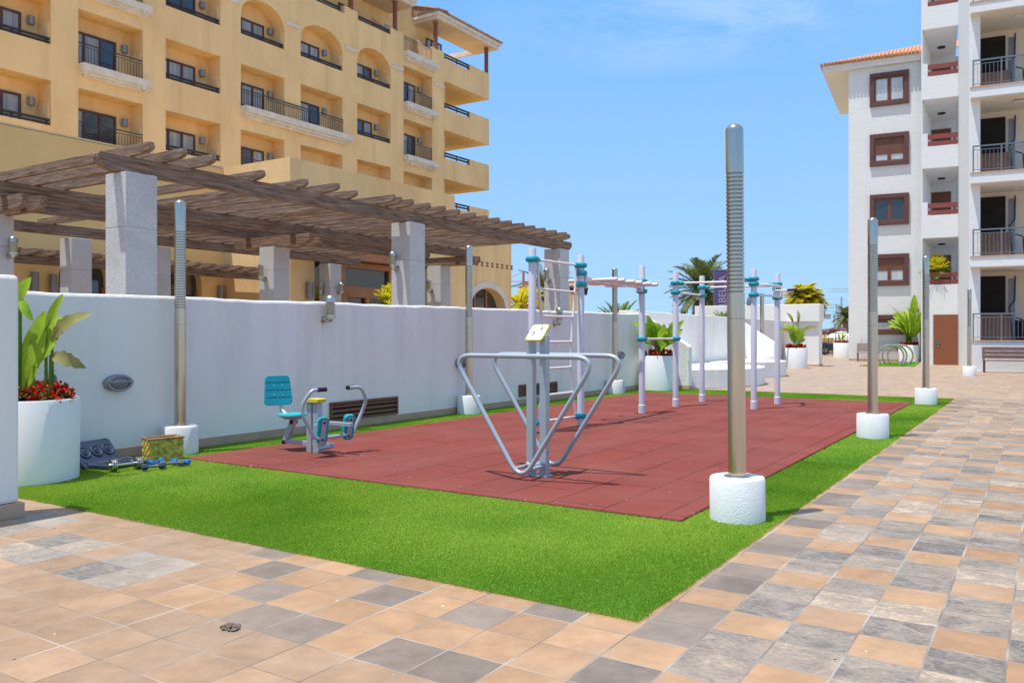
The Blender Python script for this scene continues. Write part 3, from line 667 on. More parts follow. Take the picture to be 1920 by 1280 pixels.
# brown columns and tiled loggia roofs
for u in (39.29, 44.63, 35.62, 32.1, 28.3):
    m = MB(); m.lathe([(.15, 0), (.13, .1), (.13, 1.46), (.17, 1.56)], 14, (HV - .05, u, 18.4)); m.build('terrace_column', 'red_column', hotel, smooth=True, off=ho)
def loggia(u0, u1, v1, z):
    m = MB(); m.box(-32.0, v1 - .12, u0 + .12, u1 - .12, z, z + .1); m.build('roof_soffit', 'soffit', hotel, off=ho)
    m = MB(); m.box(v1 - .24, v1 - .0, u0 + .1, u1 - .1, z + .03, z + .22); m.box(v1 - .1, v1 + .12, u0, u1, z + .22, z + .42)
    m.box(-32, v1 - .24, u0 + .1, u0 + .3, z + .03, z + .22); m.box(-32, v1 - .1, u0, u0 + .2, z + .22, z + .42); m.box(-36, v1 - .24, u1 - .3, u1 - .1, z + .03, z + .22); m.box(-36, v1 - .1, u1 - .2, u1, z + .22, z + .42); m.build('roof_fascia', 'cornice', hotel, off=ho)
    m = MB(); n = int((u1 - u0) / .24)
    for q in range(n + 1):
        u = u0 + (u1 - u0) * q / n; m.tube([(v1 + .18, u, z + .47), (-32.2, u, z + 1.15)], .085, 8)
    k = int((v1 + 32) / .24)
    for q in range(k):
        m.tube([(v1 + .1 - q * .24, u0 - .06, z + .47), (v1 + .1 - q * .24, u0 + .9, z + .62)], .085, 8)
    m.prism([(v1 + .15, z + .43), (-32.2, z + 1.1), (-32.2, z + .43)], 'y', u0 - .02, u1 + .02); m.build('roof_tiles', 'roof_tile_dark', hotel, smooth=True, off=ho)
loggia(38.9, 45.6, HV + .35, 20.05); loggia(24.9, 36.9, HV + .35, 19.98)
# podium wings
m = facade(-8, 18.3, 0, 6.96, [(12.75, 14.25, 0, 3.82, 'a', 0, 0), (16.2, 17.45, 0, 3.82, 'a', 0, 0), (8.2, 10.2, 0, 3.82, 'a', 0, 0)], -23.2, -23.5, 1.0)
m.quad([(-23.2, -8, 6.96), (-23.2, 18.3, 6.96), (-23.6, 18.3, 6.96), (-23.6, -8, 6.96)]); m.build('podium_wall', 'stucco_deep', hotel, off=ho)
m = MB(); m.box(-31, -23.6, -8, 26.9, 5.2, 5.6); m.box(-23.6, -23.21, -8, 18.3, 6.98, 7.03); m.build('podium_roof', 'stucco_pale', hotel, off=ho)
m = facade(18.3, 26.98, 0, 7.0, [(19.34, 25.2, 0, 4.25, 'r', 0, 0)], -20, -20.6)
m.quad([(-20, 18.3, 0), (-23.6, 18.3, 0), (-23.6, 18.3, 7), (-20, 18.3, 7)]); m.quad([(-20, 26.98, 4), (-23.6, 26.98, 4), (-23.6, 26.98, 7), (-20, 26.98, 7)]); m.quad([(-20, 18.3, 7), (-20, 26.98, 7), (-20.4, 26.98, 7), (-20.4, 18.3, 7)])
m.build('entrance_block', 'stucco', hotel, off=ho)
m = facade(26.98, 31.18, 0, 5.6, [(28.0, 30.65, 0, 3.40, 'a', 0, 0)], -20.0, -20.45, 1.05)
m.quad([(-20, 31.18, 0), (-26, 31.18, 0), (-26, 31.18, 5.6), (-20, 31.18, 5.6)]); m.quad([(-20, 26.98, 5.6), (-20, 31.18, 5.6), (-26, 31.18, 5.6), (-26, 26.98, 5.6)])
m.build('side_block', 'stucco', hotel, off=ho)
for k in range(8):
    u = 28.42 + k * .385
    m = MB(); m.prism([(u, 4.30), (u + .19, 4.30), (u + .19, 4.36), (u + .11, 4.38), (u + .11, 4.41), (u + .19, 4.43), (u + .19, 4.49), (u, 4.49), (u, 4.43), (u + .08, 4.41), (u + .08, 4.38), (u, 4.36)], 'x', -20.01, -19.995)
    m.build('vent_brick', 'vent_brown', hotel, off=ho)
def arch_trim(v, a, b, spring, rise, wd, mat, name='arch_trim'):
    m = MB(); n = 18
    for k in range(n):
        q = []
        for t, e in ((k, 0), (k + 1, 0), (k + 1, wd), (k, wd)):
            th = math.pi * t / n; q.append(((a + b) / 2 - ((b - a) / 2 + e) * math.cos(th), spring + (rise + e) * math.sin(th) ** .8))
        m.prism(q, 'x', v, v + .05)
    m.box(v, v + .06, a - wd - .75, a, spring - .22, spring); m.box(v, v + .06, b, b + wd + .1, spring - .22, spring)
    m.build(name, mat, hotel, off=ho)
arch_trim(-20.0, 28.0, 30.65, 2.35, 1.05, .26, 'cornice')
def arch_window(vb, a, b, top, cols):
    f = MB(); f.box(vb, vb + .08, a, b, 2.50, 2.60)
    for k in range(cols + 1): f.box(vb, vb + .08, a + (b - a - .08) * k / cols, a + (b - a - .08) * k / cols + .08, 0, top - (.0 if 0 < k < cols else 1))
    d = f.build('arched_window', 'oak_frame', hotel, off=ho)
    g = MB(); g.quad([(vb + .02, a, 0), (vb + .02, b, 0), (vb + .02, b, top), (vb + .02, a, top)]); g.build('pane', 'glass_shop', d, off=ho)
arch_window(-23.49, 12.75, 14.25, 3.8, 2); arch_window(-23.49, 16.2, 17.45, 3.8, 2); arch_window(-23.49, 8.2, 10.2, 3.8, 2); arch_window(-20.44, 28.0, 30.65, 3.4, 3)
# entrance: dark glass, timber frame
m = MB(); m.quad([(-20.56, 19.34, 0), (-20.56, 25.2, 0), (-20.56, 25.2, 4.25), (-20.56, 19.34, 4.25)]); m.build('entrance_glass', 'glass_shop', hotel, off=ho)
m = MB(); X = -20.5
for (a, b, c, d) in ((21.0, 21.2, 0, 3.95), (23.5, 23.7, 0, 3.95), (21.2, 23.5, 3.75, 3.95), (21.2, 23.5, 2.9, 3.1), (21.2, 21.35, 0, 2.9), (22.25, 22.45, 0, 2.9), (23.35, 23.5, 0, 2.9), (21.35, 22.25, 2.72, 2.9), (22.45, 23.35, 2.72, 2.9)): m.box(X - .04, X + .06, a, b, c, d)
m.build('entrance_door', 'oak_frame', hotel, off=ho)
m = MB(); m.box(-20.58, -20.0, 19.36, 25.2, 3.98, 4.26); m.build('entrance_lintel', 'oak_frame', hotel, off=ho)
for (v, u, z) in ((-23.2, 12.04, 2.55), (-23.2, 12.54, 2.53), (-20.0, 19.0, 2.55), (-23.2, 18.1, 2.5)):
    m = MB(); m.lathe([(.1, 0), (.1, .55)], 14, (v + .14, u, z)); m.box(v, v + .1, u - .04, u + .04, z + .2, z + .3); m.build('wall_sconce', 'lamp_grey', hotel, smooth=True, off=ho)

# ------------------------------------------------------------------ white apartment building on the right
apt = thing('apartment_building', (-9.07, 48.34, 0), 'white apartment block with maroon window frames and open galleries', 'building', rz=R(5.96))
def apart(m, name, mat, bevel=0, parent=None, smooth=False): return m.build(name, mat, parent or apt, bevel=bevel, smooth=smooth)
m = MB(); m.box(0, 7, 0, 9, 0, 15.85); apart(m, 'window_wall', 'white_brick')
m = MB(); m.box(0, 3.6, -.012, 0, 0, .12); apart(m, 'skirting', 'tile_base')
for k, (z0, z1, sh) in enumerate(((13.70, 15.48, 0), (10.48, 12.21, .62), (7.29, 8.96, 0), (4.04, 5.74, .45), (1.43, 2.49, .15))):
    x0, x1 = (1.07, 2.99) if k < 4 else (1.12, 3.3)
    m = MB(); f = .23
    m.box(x0, x1, -.13, 0, z0, z0 + f); m.box(x0, x1, -.13, 0, z1 - f, z1); m.box(x0, x0 + f, -.13, 0, z0 + f, z1 - f); m.box(x1 - f, x1, -.13, 0, z0 + f, z1 - f)
    fr = apart(m, 'window_surround', 'maroon', bevel=.012)
    a, b, c, d = x0 + f, x1 - f, z0 + f, z1 - f; mid = (a + b) / 2
    m = MB()
    for (p, q, r_, s_) in ((a, b, c, c + .07), (a, b, d - .1, d), (a, a + .07, c + .07, d - .1), (b - .07, b, c + .07, d - .1), (mid - .09, mid + .09, c + .07, d - .1)): m.box(p, q, -.05, -.004, r_, s_)
    wn = apart(m, 'window_frame', 'win_wood')
    dd = d - .1 - (d - c) * sh
    for (p, q) in ((a + .07, mid - .09), (mid + .09, b - .07)):
        m = MB(); m.quad([(p, -.02, c + .07), (q, -.02, c + .07), (q, -.02, dd), (p, -.02, dd)]); m.build('pane', 'glass_dark' if k == 2 else 'glass_curtain_white', wn)
    if sh:
        m = MB()
        n = max(2, int((d - .1 - dd) / .06))
        for q in range(n): m.box(a + .07, b - .07, -.04, -.022, dd + (d - .1 - dd) * q / n, dd + (d - .1 - dd) * (q + .85) / n)
        m.build('roller_shutter', 'shutter', wn)
# hipped roof over the window wall
m = MB(); m.box(-1.3, 3.62, -.26, 9.6, 15.86, 16.02); apart(m, 'eave_soffit', 'white_eave')
m = MB(); m.prism([(-1.34, 16.02), (3.62, 16.02), (3.62, 16.2), (-1.34, 16.2)], 'y', -.30, -.20); apart(m, 'eave_fascia', 'white_eave')
m = MB(); ex, ey, ez = -1.42, -.38, 16.22; tp = .375
m.quad([(ex, ey, ez), (9, ey, ez), (9, ey + 5, ez + 5 * tp), (ex + 5, ey + 5, ez + 5 * tp)]); m.quad([(ex, ey, ez), (ex + 5, ey + 5, ez + 5 * tp), (ex + 5, 9, ez + 5 * tp), (ex, 9.6, ez)])
n = 27
for q in range(n):
    x = ex + .06 + q * .19; l = min(5, x - ex)
    m.tube([(x, ey - .05, ez + .03), (x, ey + l, ez + l * tp + .03)], .075, 8)
for q in range(30):
    y = ey + .1 + q * .3; l = min(4.8, y - ey)
    m.tube([(ex - .03, y, ez + .02), (ex + l, y, ez + l * tp + .02)], .07, 6)
apart(m, 'roof_tiles', 'roof_tile', smooth=True)
# balcony bay: open box balconies, front at y=-5
BX0, BX1, BY = 3.61, 5.16, -5.0
m = MB(); fl = [(3.78, 5.98), (7.05, 9.27), (10.30, 12.53), (13.60, 15.84), (16.9, 19.1)]
zs = [0] + [z for p in fl for z in p] + [21.5]
m.prism([(BX0, BY), (BX0 + .05, BY), (BX0 + .42, -.4), (BX0, -.4)], 'z', 0, 21.5)
for z0, z1 in zip(zs[0::2], zs[1::2]): m.box(BX0 + .05, BX1, BY, BY + .16, z0, z1)
for (z0, z1) in fl:
    m.box(BX0 + .1, BX1, BY + .16, -.5, z1, z1 + .2); m.box(BX0 + .1, BX1, BY + .16, -.5, z0 - .3, z0 - .1)
    m.box(BX0 + .1, BX1, -.5, -.4, z0 - .1, z1)
apart(m, 'balcony_bay', 'white_brick')
for k, (z0, z1) in enumerate(fl):
    m = MB(); m.box(BX0 + .28, BX1 - .01, BY + .03, BY + .08, z0 + .34, z0 + .56); m.box(BX0 + .28, BX1 - .01, BY + .03, BY + .08, z0 + .04, z0 + .22)
    for x in (BX0 + .45, BX1 - .2): m.box(x, x + .09, BY + .081, BY + .13, z0, z0 + .54)
    apart(m, 'balcony_rail', 'maroon_wood')
    m = MB(); m.box(BX0, BX0 + .27, BY + .002, BY + .15, z0, z0 + .62); apart(m, 'balcony_pier', 'white_brick')
    m = MB(); m.lathe([(.19, 0), (.17, -.06), (.02, -.08)], 14, (4.5, -2.0, z1)); apart(m, 'ceiling_lamp', 'iron_black')
    m = MB(); m.box(4.05, 4.95, -.53, -.5, z0 - .1, z0 + 1.75); apart(m, 'balcony_door', 'win_wood')
m = MB(); m.box(4.12, 5.14, BY - .03, BY + .0, .02, 2.36); dr = apart(m, 'service_door', 'door_brown')
m = MB(); m.box(4.24, 4.42, BY - .07, BY - .031, 1.02, 1.06); m.box(4.28, 4.36, BY - .05, BY - .031, .85, 1.1); m.build('handle', 'rail_grey', dr)
# gallery tower: slabs, side wall, rails, stairs
GY = -12.0; GX = 5.41
m = MB(); m.prism([(5.17, -5.0), (5.36, -11.6), (5.75, -11.6), (5.75, -5.0)], 'z', 0, 21.5); apart(m, 'gallery_side_wall', 'white_brick')
gf = [1.2, 4.47, 7.72, 11.05, 14.35, 17.65]
m = MB(); m.box(5.75, 14, -9.4, -8, 0, 21.5); apart(m, 'gallery_back_wall', 'beige_wall')
m = MB(); m.box(GX, 14, GY - .2, GY + .02, .0, 1.14); apart(m, 'gallery_base', 'white_brick')
for k, z in enumerate(gf):
    if k: m = MB(); m.box(GX, 14, GY, -9.4, z - .42, z - .05); s_ = apart(m, 'gallery_slab', 'white_brick'); m = MB(); m.box(GX + .02, 14, GY + .02, -9.4, z - .46, z - .421); m.build('slab_soffit', 'beige_wall', s_)
    m = MB(); m.box(GX - .02, 14, GY - .03 - (.2 if k == 0 else 0), GY + .3, z - .05, z); apart(m, 'slab_coping', 'tile_base')
    # dark doorway and brown stair seen behind the rail
    m = MB(); m.box(5.78, 6.75, -9.44, -9.4, z + .8, z + 2.62); apart(m, 'doorway', 'black_door')
    m = MB()
    for q in range(7): m.box(5.76, 6.85, -11.0 + q * .22, -9.41, z + q * .16, z + (q + 1) * .16)
    apart(m, 'stair_flight', 'stair_tile')
    m = MB(); m.tube(fillet([(7.08, -9.6, z + 2.6), (7.05, -9.7, z + 1.6), (6.85, -10.0, z + 1.35), (6.9, -10.6, z + .0)], .1), .03, 6); m.tube(fillet([(7.0, -10.8, z + .9), (7.25, -10.8, z + .8), (7.3, -10.8, z + .0)], .06), .03, 6); apart(m, 'stair_handrail', 'rail_iron')
    m = MB(); m.box(6.86, 7.08, -9.46, -9.35, z, z + 2.5); apart(m, 'stair_wall', 'rail_grey')
    m = MB(); x0, x1 = GX + .06, 13.8; y = GY + .1
    m.box(x0, x1, y - .03, y + .03, z + 1.0, z + 1.05); m.box(x0, x1, y - .012, y + .012, z + .88, z + .90); m.box(x0, x1, y - .012, y + .012, z + .1, z + .12)
    x = x0
    while x < x1:
        m.box(x, x + .05, y - .025, y + .025, z, z + 1.0); x += .95
    x = x0 + .17
    while x < x1: m.box(x, x + .014, y - .007, y + .007, z + .12, z + .88); x += .135
    apart(m, 'gallery_railing', 'rail_grey')
    m = MB(); m.lathe([(.16, 0), (.16, .05)], 14, (7.1, -11, z + 2.78), sx=1.3); apart(m, 'ceiling_lamp', 'beige_wall')
m = MB(); m.box(7.1, 7.9, -9.45, -9.4, 1.2, 2.0); apart(m, 'store_window', 'black_door')
# ------------------------------------------------------------------ pergola
perg = thing('wooden_pergola', (-15.4, 13.5, 0), 'weathered brown timber pergola on grey granite columns behind the white wall', 'pergola'); po = perg.location
def p_col(u, v, top, s=.5):
    m = MB(); m.box(v - s, v, u, u + s, 0, 1.55); m.box(v - s, v, u, u + s, 1.556, 2.95); m.box(v - s, v, u, u + s, 2.956, top); m.box(v - s + .01, v - .01, u + .01, u + s - .01, 0, top - .01)
    m.build('column', 'granite', perg, bevel=.006, off=po)
for u in (7.04, 13.35, 19.68): p_col(u, -11.05, 3.74)
for u in (1.0, 7.18, 13.58, 20.05): p_col(u, -15.4, 3.5)
for u in (-1.5, 5.0, 10.95, 13.1, 19.4): p_col(u, -19.35, 3.70)
def beam_u(v, u0, u1, z0, z1, wd=.16):
    # rounded lower nose at both ends
    a = .32; h = z1 - z0
    pr = [(u0, z1 - .05), (u0 + .03, z1), (u1 - .03, z1), (u1, z1 - .05)]
    for k in range(7):
        t = math.pi / 2 * k / 6; pr.append((u1 - a * (1 - math.cos(t)) - .0, z1 - .08 - (h - .08) * math.sin(t)))
    for k in range(7):
        t = math.pi / 2 * (6 - k) / 6; pr.append((u0 + a * (1 - math.cos(t)), z1 - .08 - (h - .08) * math.sin(t)))
    m = MB(); m.prism([(p[0], p[1]) for p in pr], 'x', v - wd, v); m.build('beam', 'wood_u', perg, bevel=.008, off=po)
beam_u(-11.2, 6.72, 20.62, 3.75, 4.0)
for v, ua, ub in ((-14.75, -3, 20.7), (-16.3, -3, 20.7), (-19.5, -3, 21.0)): beam_u(v, ua, ub, 3.75, 3.995)
def rafter(u, v0, v1, z=4.0, h=.155, wd=.085, name='rafter', nose=.34, par=None, dz=0):
    pr = [(v1, z + h * .55 + dz), (v1 - .02, z + h + dz)] + [(v0, z + h), (v0, z)]
    for k in range(6):
        t = math.pi / 2 * (5 - k) / 5; pr.append((v1 - nose * (1 - math.cos(t)), z + dz + h * .5 - h * .5 * math.sin(t)))
    m = MB(); m.prism(pr, 'y', u, u + wd); return m.build(name, 'wood_v', par or perg, bevel=.006, off=po)
# individual rafters: along-wall position and how far each tip reaches past the front beam
for u, t in ((7.2, -10.72), (7.72, -10.7), (8.22, -10.68), (9.45, -11.0), (10.4, -10.98), (10.98, -10.78), (11.7, -11.02), (12.48, -10.74), (12.75, -10.8), (13.1, -10.8), (13.66, -10.8), (14.15, -10.78), (14.68, -10.79), (15.3, -10.8), (15.8, -10.82), (16.25, -10.78), (16.8, -10.8), (17.35, -10.78), (17.9, -10.8), (18.45, -10.82), (19.0, -10.8), (19.55, -10.8), (20.0, -10.95)):
    rafter(u, -16.9 if u < 12 else -20.2, t, dz=.0)
for k in range(7): rafter(-2.5 + k * 1.44, -20.2, -15.9, 4.0, name='rafter')
for k in range(3): rafter(7.6 + k * 1.5, -20.2, -16.05, 4.0, name='rafter')
for u in (1.02, 7.2, 13.6, 20.07):
    for du in (.03, .33):
        rafter(u + du, -16.85, -14.25, 3.505, .243, .12, 'cross_beam', .3)
# lower slatted pergola against the hotel wall
lean = thing('lean_to_pergola', (-22, 10, 0), 'low row of timber rafters with sunlit tops on a beam along the yellow wall', 'pergola')
lo = lean.location
m = MB(); m.box(-21.25, -21.1, -4, 18.2, 3.16, 3.38); m.build('beam', 'wood_u', lean, bevel=.008, off=lo)
for k in range(43):
    u = -3.3 + k * .505
    pr = [(-20.72, 3.44), (-20.74, 3.52), (-23.18, 3.66), (-23.18, 3.5), (-21.2, 3.39), (-20.9, 3.385)]
    m = MB(); m.prism(pr, 'y', u, u + .2); m.build('rafter', 'wood_v', lean, bevel=.005, off=lo)

# ------------------------------------------------------------------ stainless light poles
def pole_parts(t):
    r = .066
    m = MB(); m.lathe([(.205, 0), (.205, .315), (.195, .33), (.0, .333)], 40); m.build('concrete_base', 'concrete_white', t, smooth=True)
    m = MB(); prof = [(r, .331), (r, 1.520), (r - .003, 1.522), (r - .003, 1.526), (r, 1.528), (r, 1.72)]; mis = [0] * 5
    z = 1.72; n = 30; st = (2.64 - 1.72) / n
    for k in range(n):
        prof += [(r - .007, z + .001), (r - .007, z + st * .46), (r + .0, z + st * .47), (r + .0, z + st)]; mis += [0, 1, 0, 0]; z += st
    prof += [(r, 2.95)]; mis.append(0)
    for k in range(1, 7):
        a = math.pi / 2 * k / 6; prof.append((max(1e-6, r * math.cos(a)), 2.95 + .05 * math.sin(a))); mis.append(0)
    m.lathe(prof, 36, mis=mis); m.build('shaft', ['steel', 'steel_dark'], t, smooth=True)
    m = MB(); m.lathe([(r + .035, .331), (r + .03, .340), (r, .346)], 28); m.build('collar', 'lamp_steel', t, smooth=True)
P0 = thing('light_pole', (-1.965, 6.24, 0), 'tall steel light pole on a white concrete drum, nearest the camera', 'light pole', 'steel light poles round the lawn'); pole_parts(P0)
P0.rotation_euler = (R(.0), R(-.45), R(20))
PG = P0['group']
for (x, y, lab, rz) in ((-1.98, 12.2, 'second steel light pole along the right edge of the lawn', .4), (-2.03, 18.65, 'third steel light pole, by the far right corner of the lawn', 1.0), (-2.2, 32.6, 'farthest steel light pole, standing alone on the paving before the slatted bench', 1.6),
                        (-8.63, 6.19, 'steel light pole against the white wall beside the wicker basket', 2.0), (-8.63, 12.06, 'steel light pole against the white wall behind the steel bar frame', 2.7), (-8.63, 18.02, 'steel light pole against the white wall near its far end', 3.3)):
    o = dup(P0, (x, y, 0), lab, rz)
# flood light pole behind the terrace wall
t = thing('floodlight_pole', (-8.9, 31.2, 0), 'brown pole carrying two small floodlights, beyond the wing wall', 'light pole')
m = MB(); m.lathe([(.075, 0), (.075, 2.95)], 16); m.build('shaft', 'steel', t, smooth=True)
m = MB(); m.tube([(-.55, .2, 2.88), (.1, -.05, 2.88)], .025, 8); m.build('arm', 'iron_black', t)
for dx, dy in ((-.5, .1), (-.32, .06)):
    m = MB(); m.lathe([(.05, 0), (.09, -.1), (.11, -.28), (.09, -.33), (0, -.33)], 14, (dx, dy, 2.84)); m.build('floodlight', 'rail_grey', t, smooth=True)

# ------------------------------------------------------------------ wall lamps
def cage_lamp(loc, axis, label, rz=0):
    """upright caged lamp on an elbow; built with the wall behind -x"""
    t = thing('wall_lamp', loc, label, 'lamp', 'caged steel wall lamps', rz=rz)
    m = MB(); m.lathe([(.06, 0), (.06, .02)], 14); m.xf(Matrix.Rotation(R(90), 4, 'Y')); m.tube(fillet([(.0, 0, 0), (.13, 0, 0), (.13, 0, .05)], .05), .04, 10); m.build('bracket', 'lamp_steel', t, smooth=True)
    m = MB(); m.lathe([(.075, .02), (.075, .08), (.06, .085), (.06, .25), (.078, .255), (.078, .30), (.06, .335), (.03, .355), (0, .36)], 18, (.13, 0, 0), mis=[0, 0, 1, 0, 0, 0, 0, 0]); b = m.build('body', ['lamp_steel', 'lamp_glass'], t, smooth=True)
    for k in range(4):
        m = MB(); m.lathe([(.062, 0), (.078, .004), (.078, .012), (.062, .016)], 18, (.13, 0, .10 + k * .04)); m.build('cage_ring', 'lamp_steel', b, smooth=True)
    return t
W0 = cage_lamp((-8.85, 8.74, 1.62), 'x', 'caged steel lamp on the white wall beside the second granite column')
dup(W0, (-8.85, 15.5, 1.64), 'caged steel lamp on the white wall behind the climbing ladder', 0)
for (x, y, z, lab) in ((-15.7, 13.58, 2.72, 'caged lamp on the sunlit face of the middle granite column'), (-11.4, 13.35, 2.78, 'caged lamp on the front granite column over the white wall'), (-11.4, 19.68, 2.86, 'caged lamp on the end granite column above the climbing ladder'), (-15.75, 20.05, 2.72, 'caged lamp on the rear right granite column near the brown beam end'), (-19.65, 19.4, 2.75, 'caged lamp on the left face of the back granite column by the entrance')):
    dup(W0, (x, y, z), lab, -math.pi / 2)
dup(W0, (-19.35, 19.75, 2.75), 'caged lamp on the shaded face of the back granite column by the entrance', 0)
dup(W0, (-15.4, 7.6, 2.78), 'caged lamp on the granite column at the left edge of the photo', 0)
def bulkhead(loc, label):
    t = thing('bulkhead_lamp', loc, label, 'lamp', 'oval bulkhead lamps on the white wall')
    def oval(prof, name, mat):
        m = MB(); m.lathe(prof, 28, sx=1, sy=1.75); m.xf(Matrix.Rotation(R(90), 4, 'Y')); m.build(name, mat, t, smooth=True)
    oval([(.098, 0), (.098, .05), (.085, .075), (.068, .075), (.066, .055)], 'housing', 'lamp_grey')
    oval([(.068, .05), (.06, .075), (.035, .09), (0, .095)], 'lens', 'rail_grey')
    m = MB(); m.box(.06, .098, -.145, .145, .005, .028); m.build('hood', 'lamp_grey', t, bevel=.006)
    return t
B0 = bulkhead((-8.85, 5.53, .86), 'oval grey bulkhead lamp on the wall above the weights case')
dup(B0, (-8.85, 12.1, .90), 'oval grey bulkhead lamp half hidden behind the steel bar frame')
dup(B0, (-8.85, 18.75, .90), 'oval grey bulkhead lamp on the wall near its far end')
t = thing('garden_tap', (-8.85, 4.78, .97), 'small metal garden tap on the wall over the red flowers', 'tap')
m = MB(); m.tube(fillet([(0, 0, 0), (.09, 0, 0), (.11, 0, -.06)], .03), .016, 8); m.tube([(.11, 0, -.06), (.11, 0, -.10)], .02, 8); m.build('spout', 'grey_iron', t, smooth=True)
m = MB(); m.tube([(.05, 0, .01), (.05, 0, .05)], .01, 6); m.box(.04, .06, -.035, .035, .05, .062); m.build('handle', 'lamp_steel', t)

# ------------------------------------------------------------------ planters
def leaf(m, base, tip, width, sag=.15, fold=.25, n=8, up=Vector((0, 0, 1)), mi=0, split=False):
    b = Vector(base); e = Vector(tip); d = (e - b); side = d.cross(up)
    if side.length < 1e-4: side = Vector((1, 0, 0))
    side.normalize(); nrm = side.cross(d).normalized(); ln = d.length
    prev = None
    for k in range(n + 1):
        u = k / n; c = b + d * u + nrm * (math.sin(math.pi * u) * sag * ln) - Vector((0, 0, 1)) * (sag * .5 * ln * u * u)
        w_ = width * (math.sin(math.pi * min(1, u * .93 + .05)) ** .75)
        if split and k % 2: w_ *= .74
        row = (c - side * w_ / 2 + nrm * fold * w_ * .5, c, c + side * w_ / 2 + nrm * fold * w_ * .5)
        if prev:
            m.quad([prev[0], prev[1], row[1], row[0]], mi); m.quad([prev[1], prev[2], row[2], row[1]], mi)
        prev = row
def weld(m):
    # merge coincident corners so a leaf counts as one island
    idx = {}; nv = []; mp = []
    for p in m.v:
        k = (round(p[0], 4), round(p[1], 4), round(p[2], 4))
        if k not in idx: idx[k] = len(nv); nv.append(p)
        mp.append(idx[k])
    m.v = nv; m.f = [tuple(mp[i] for i in f) for f in m.f]
    ok = [i for i, f in enumerate(m.f) if len(set(f)) == len(f)]
    m.f = [m.f[i] for i in ok]; m.m = [m.m[i] for i in ok]; return m
def planter(loc, r, h, label, leaves, seed, nfl=70, flw='red_petal', red=.62, fs=1):
    rd = random.Random(seed)
    t = thing('planter', loc, label, 'planter', 'white cylindrical planters')
    m = MB(); m.lathe([(r * .97, 0), (r, h - .01), (r - .006, h), (r - .03, h), (r - .035, h - .08)], 56); m.build('pot', 'planter_white', t, smooth=True)
    m = MB(); m.lathe([(r - .034, h - .1), (r * .5, h - .05), (0, h - .03)], 24); m.build('soil', 'soil', t, smooth=True)
    st = MB(); lf = MB()
    for L_ in leaves:
        b, e, wd, mi = Vector(L_[0]), Vector(L_[1]), L_[2], L_[3]
        base = Vector((b.x, b.y, h - .05)); 
        st.tube([base, base * .5 + b * .5 + Vector((0, 0, .02)), b, b * .6 + e * .4], [.016, .014, .011, .006], 6)
        weld_m = MB(); leaf(weld_m, b, e, wd, L_[4] if len(L_) > 4 else .1, split=(mi == 1), n=10, up=Vector((.54, -.84, .3)))
        weld(weld_m); k = len(lf.v); lf.v += weld_m.v; lf.f += [tuple(k + i for i in f) for f in weld_m.f]; lf.m += [mi] * len(weld_m.f)
    st.build('stems', 'green_leaf', t, smooth=True); lf.build('leaves', ['banana_leaf', 'dry_leaf'], t, smooth=True)
    m = MB(); g = MB()
    for k in range(nfl):
        a = rd.uniform(0, 6.283); q = (r - .03) * math.sqrt(rd.uniform(.1, 1)); c = Vector((q * math.cos(a), q * math.sin(a), h + rd.uniform(-.0, .12) * (1.2 if q < r * .8 else 1)))
        for z in range(16):
            d = Vector((rd.gauss(0, 1), rd.gauss(0, 1), rd.gauss(0, .7))).normalized() * rd.uniform(.008, .034); s = rd.uniform(.010, .02) * fs
            n1 = Vector((rd.gauss(0, 1), rd.gauss(0, 1), rd.gauss(0, 1))).normalized(); n2 = n1.cross(Vector((rd.gauss(0, 1), rd.gauss(0, 1), 1))).normalized()
            p = c + d; (m if rd.random() < red else g).quad([p - n1 * s - n2 * s, p + n1 * s - n2 * s, p + n1 * s + n2 * s, p - n1 * s + n2 * s])
        for z in range(14):
            p = Vector((c.x * .86, c.y * .86, h + rd.uniform(-.03, .05))) + Vector((rd.gauss(0, .04), rd.gauss(0, .04), 0)); s = rd.uniform(.012, .026)
            n1 = Vector((rd.gauss(0, 1), rd.gauss(0, 1), rd.gauss(0, .6))).normalized(); n2 = n1.cross(Vector((0, 0, 1))).normalized()
            g.quad([p - n1 * s - n2 * s, p + n1 * s - n2 * s, p + n1 * s + n2 * s, p - n1 * s + n2 * s])
    m.build('flowers', flw, t); g.build('foliage', 'maroon_leaf', t)
    return t
# camera-right is (.842, .539), so offsets are given along it (a) and away from the camera (b)
def ab(a, b, z): return (a * .842 - b * .539, a * .539 + b * .842, z)
planter((-8.27, 4.26, 0), .45, .79, 'white planter with a broad banana leaf and dark red flowers, at the left edge',
        [(ab(-.03, 0, .88), ab(.10, .1, 1.64), .23, 0, .02), (ab(-.14, -.1, .9), ab(-.22, 0, 1.55), .2, 0, .05), (ab(.14, .05, 1.45), ab(.33, .0, 1.80), .10, 0, .02), (ab(.2, .05, 1.35), ab(.56, .1, 1.66), .15, 1, .2), (ab(.18, .05, 1.2), ab(.50, .1, 1.12), .15, 1, .25), (ab(-.1, .0, 1.7), ab(.02, 0, 1.97), .13, 0, .1), (ab(-.08, .0, 1.75), ab(.1, -.1, 1.55), .09, 0, .1), (ab(.05, 0, 1.1), ab(.2, .2, 1.6), .26, 0, .05), (ab(-.2, .1, 1.2), ab(-.45, .1, 1.6), .25, 0, .15)], 3, 95, 'red_petal')
def bush(n, seed, h0, spread, hi, wd):
    rd = random.Random(seed); out = []
    for k in range(n):
        a = rd.uniform(0, 6.28); q = rd.uniform(.02, .15); z = h0 + rd.uniform(.15, .45) * (hi - h0); b = (q * math.cos(a), q * math.sin(a), z)
        s = rd.uniform(.45, 1) * spread; zt = h0 + rd.uniform(.45, 1) * (hi - h0)
        out.append((b, (b[0] + s * math.cos(a), b[1] + s * math.sin(a), zt), wd * rd.uniform(.7, 1.2), 0 if rd.random() < .8 else 1, rd.uniform(.05, .3)))
    return out
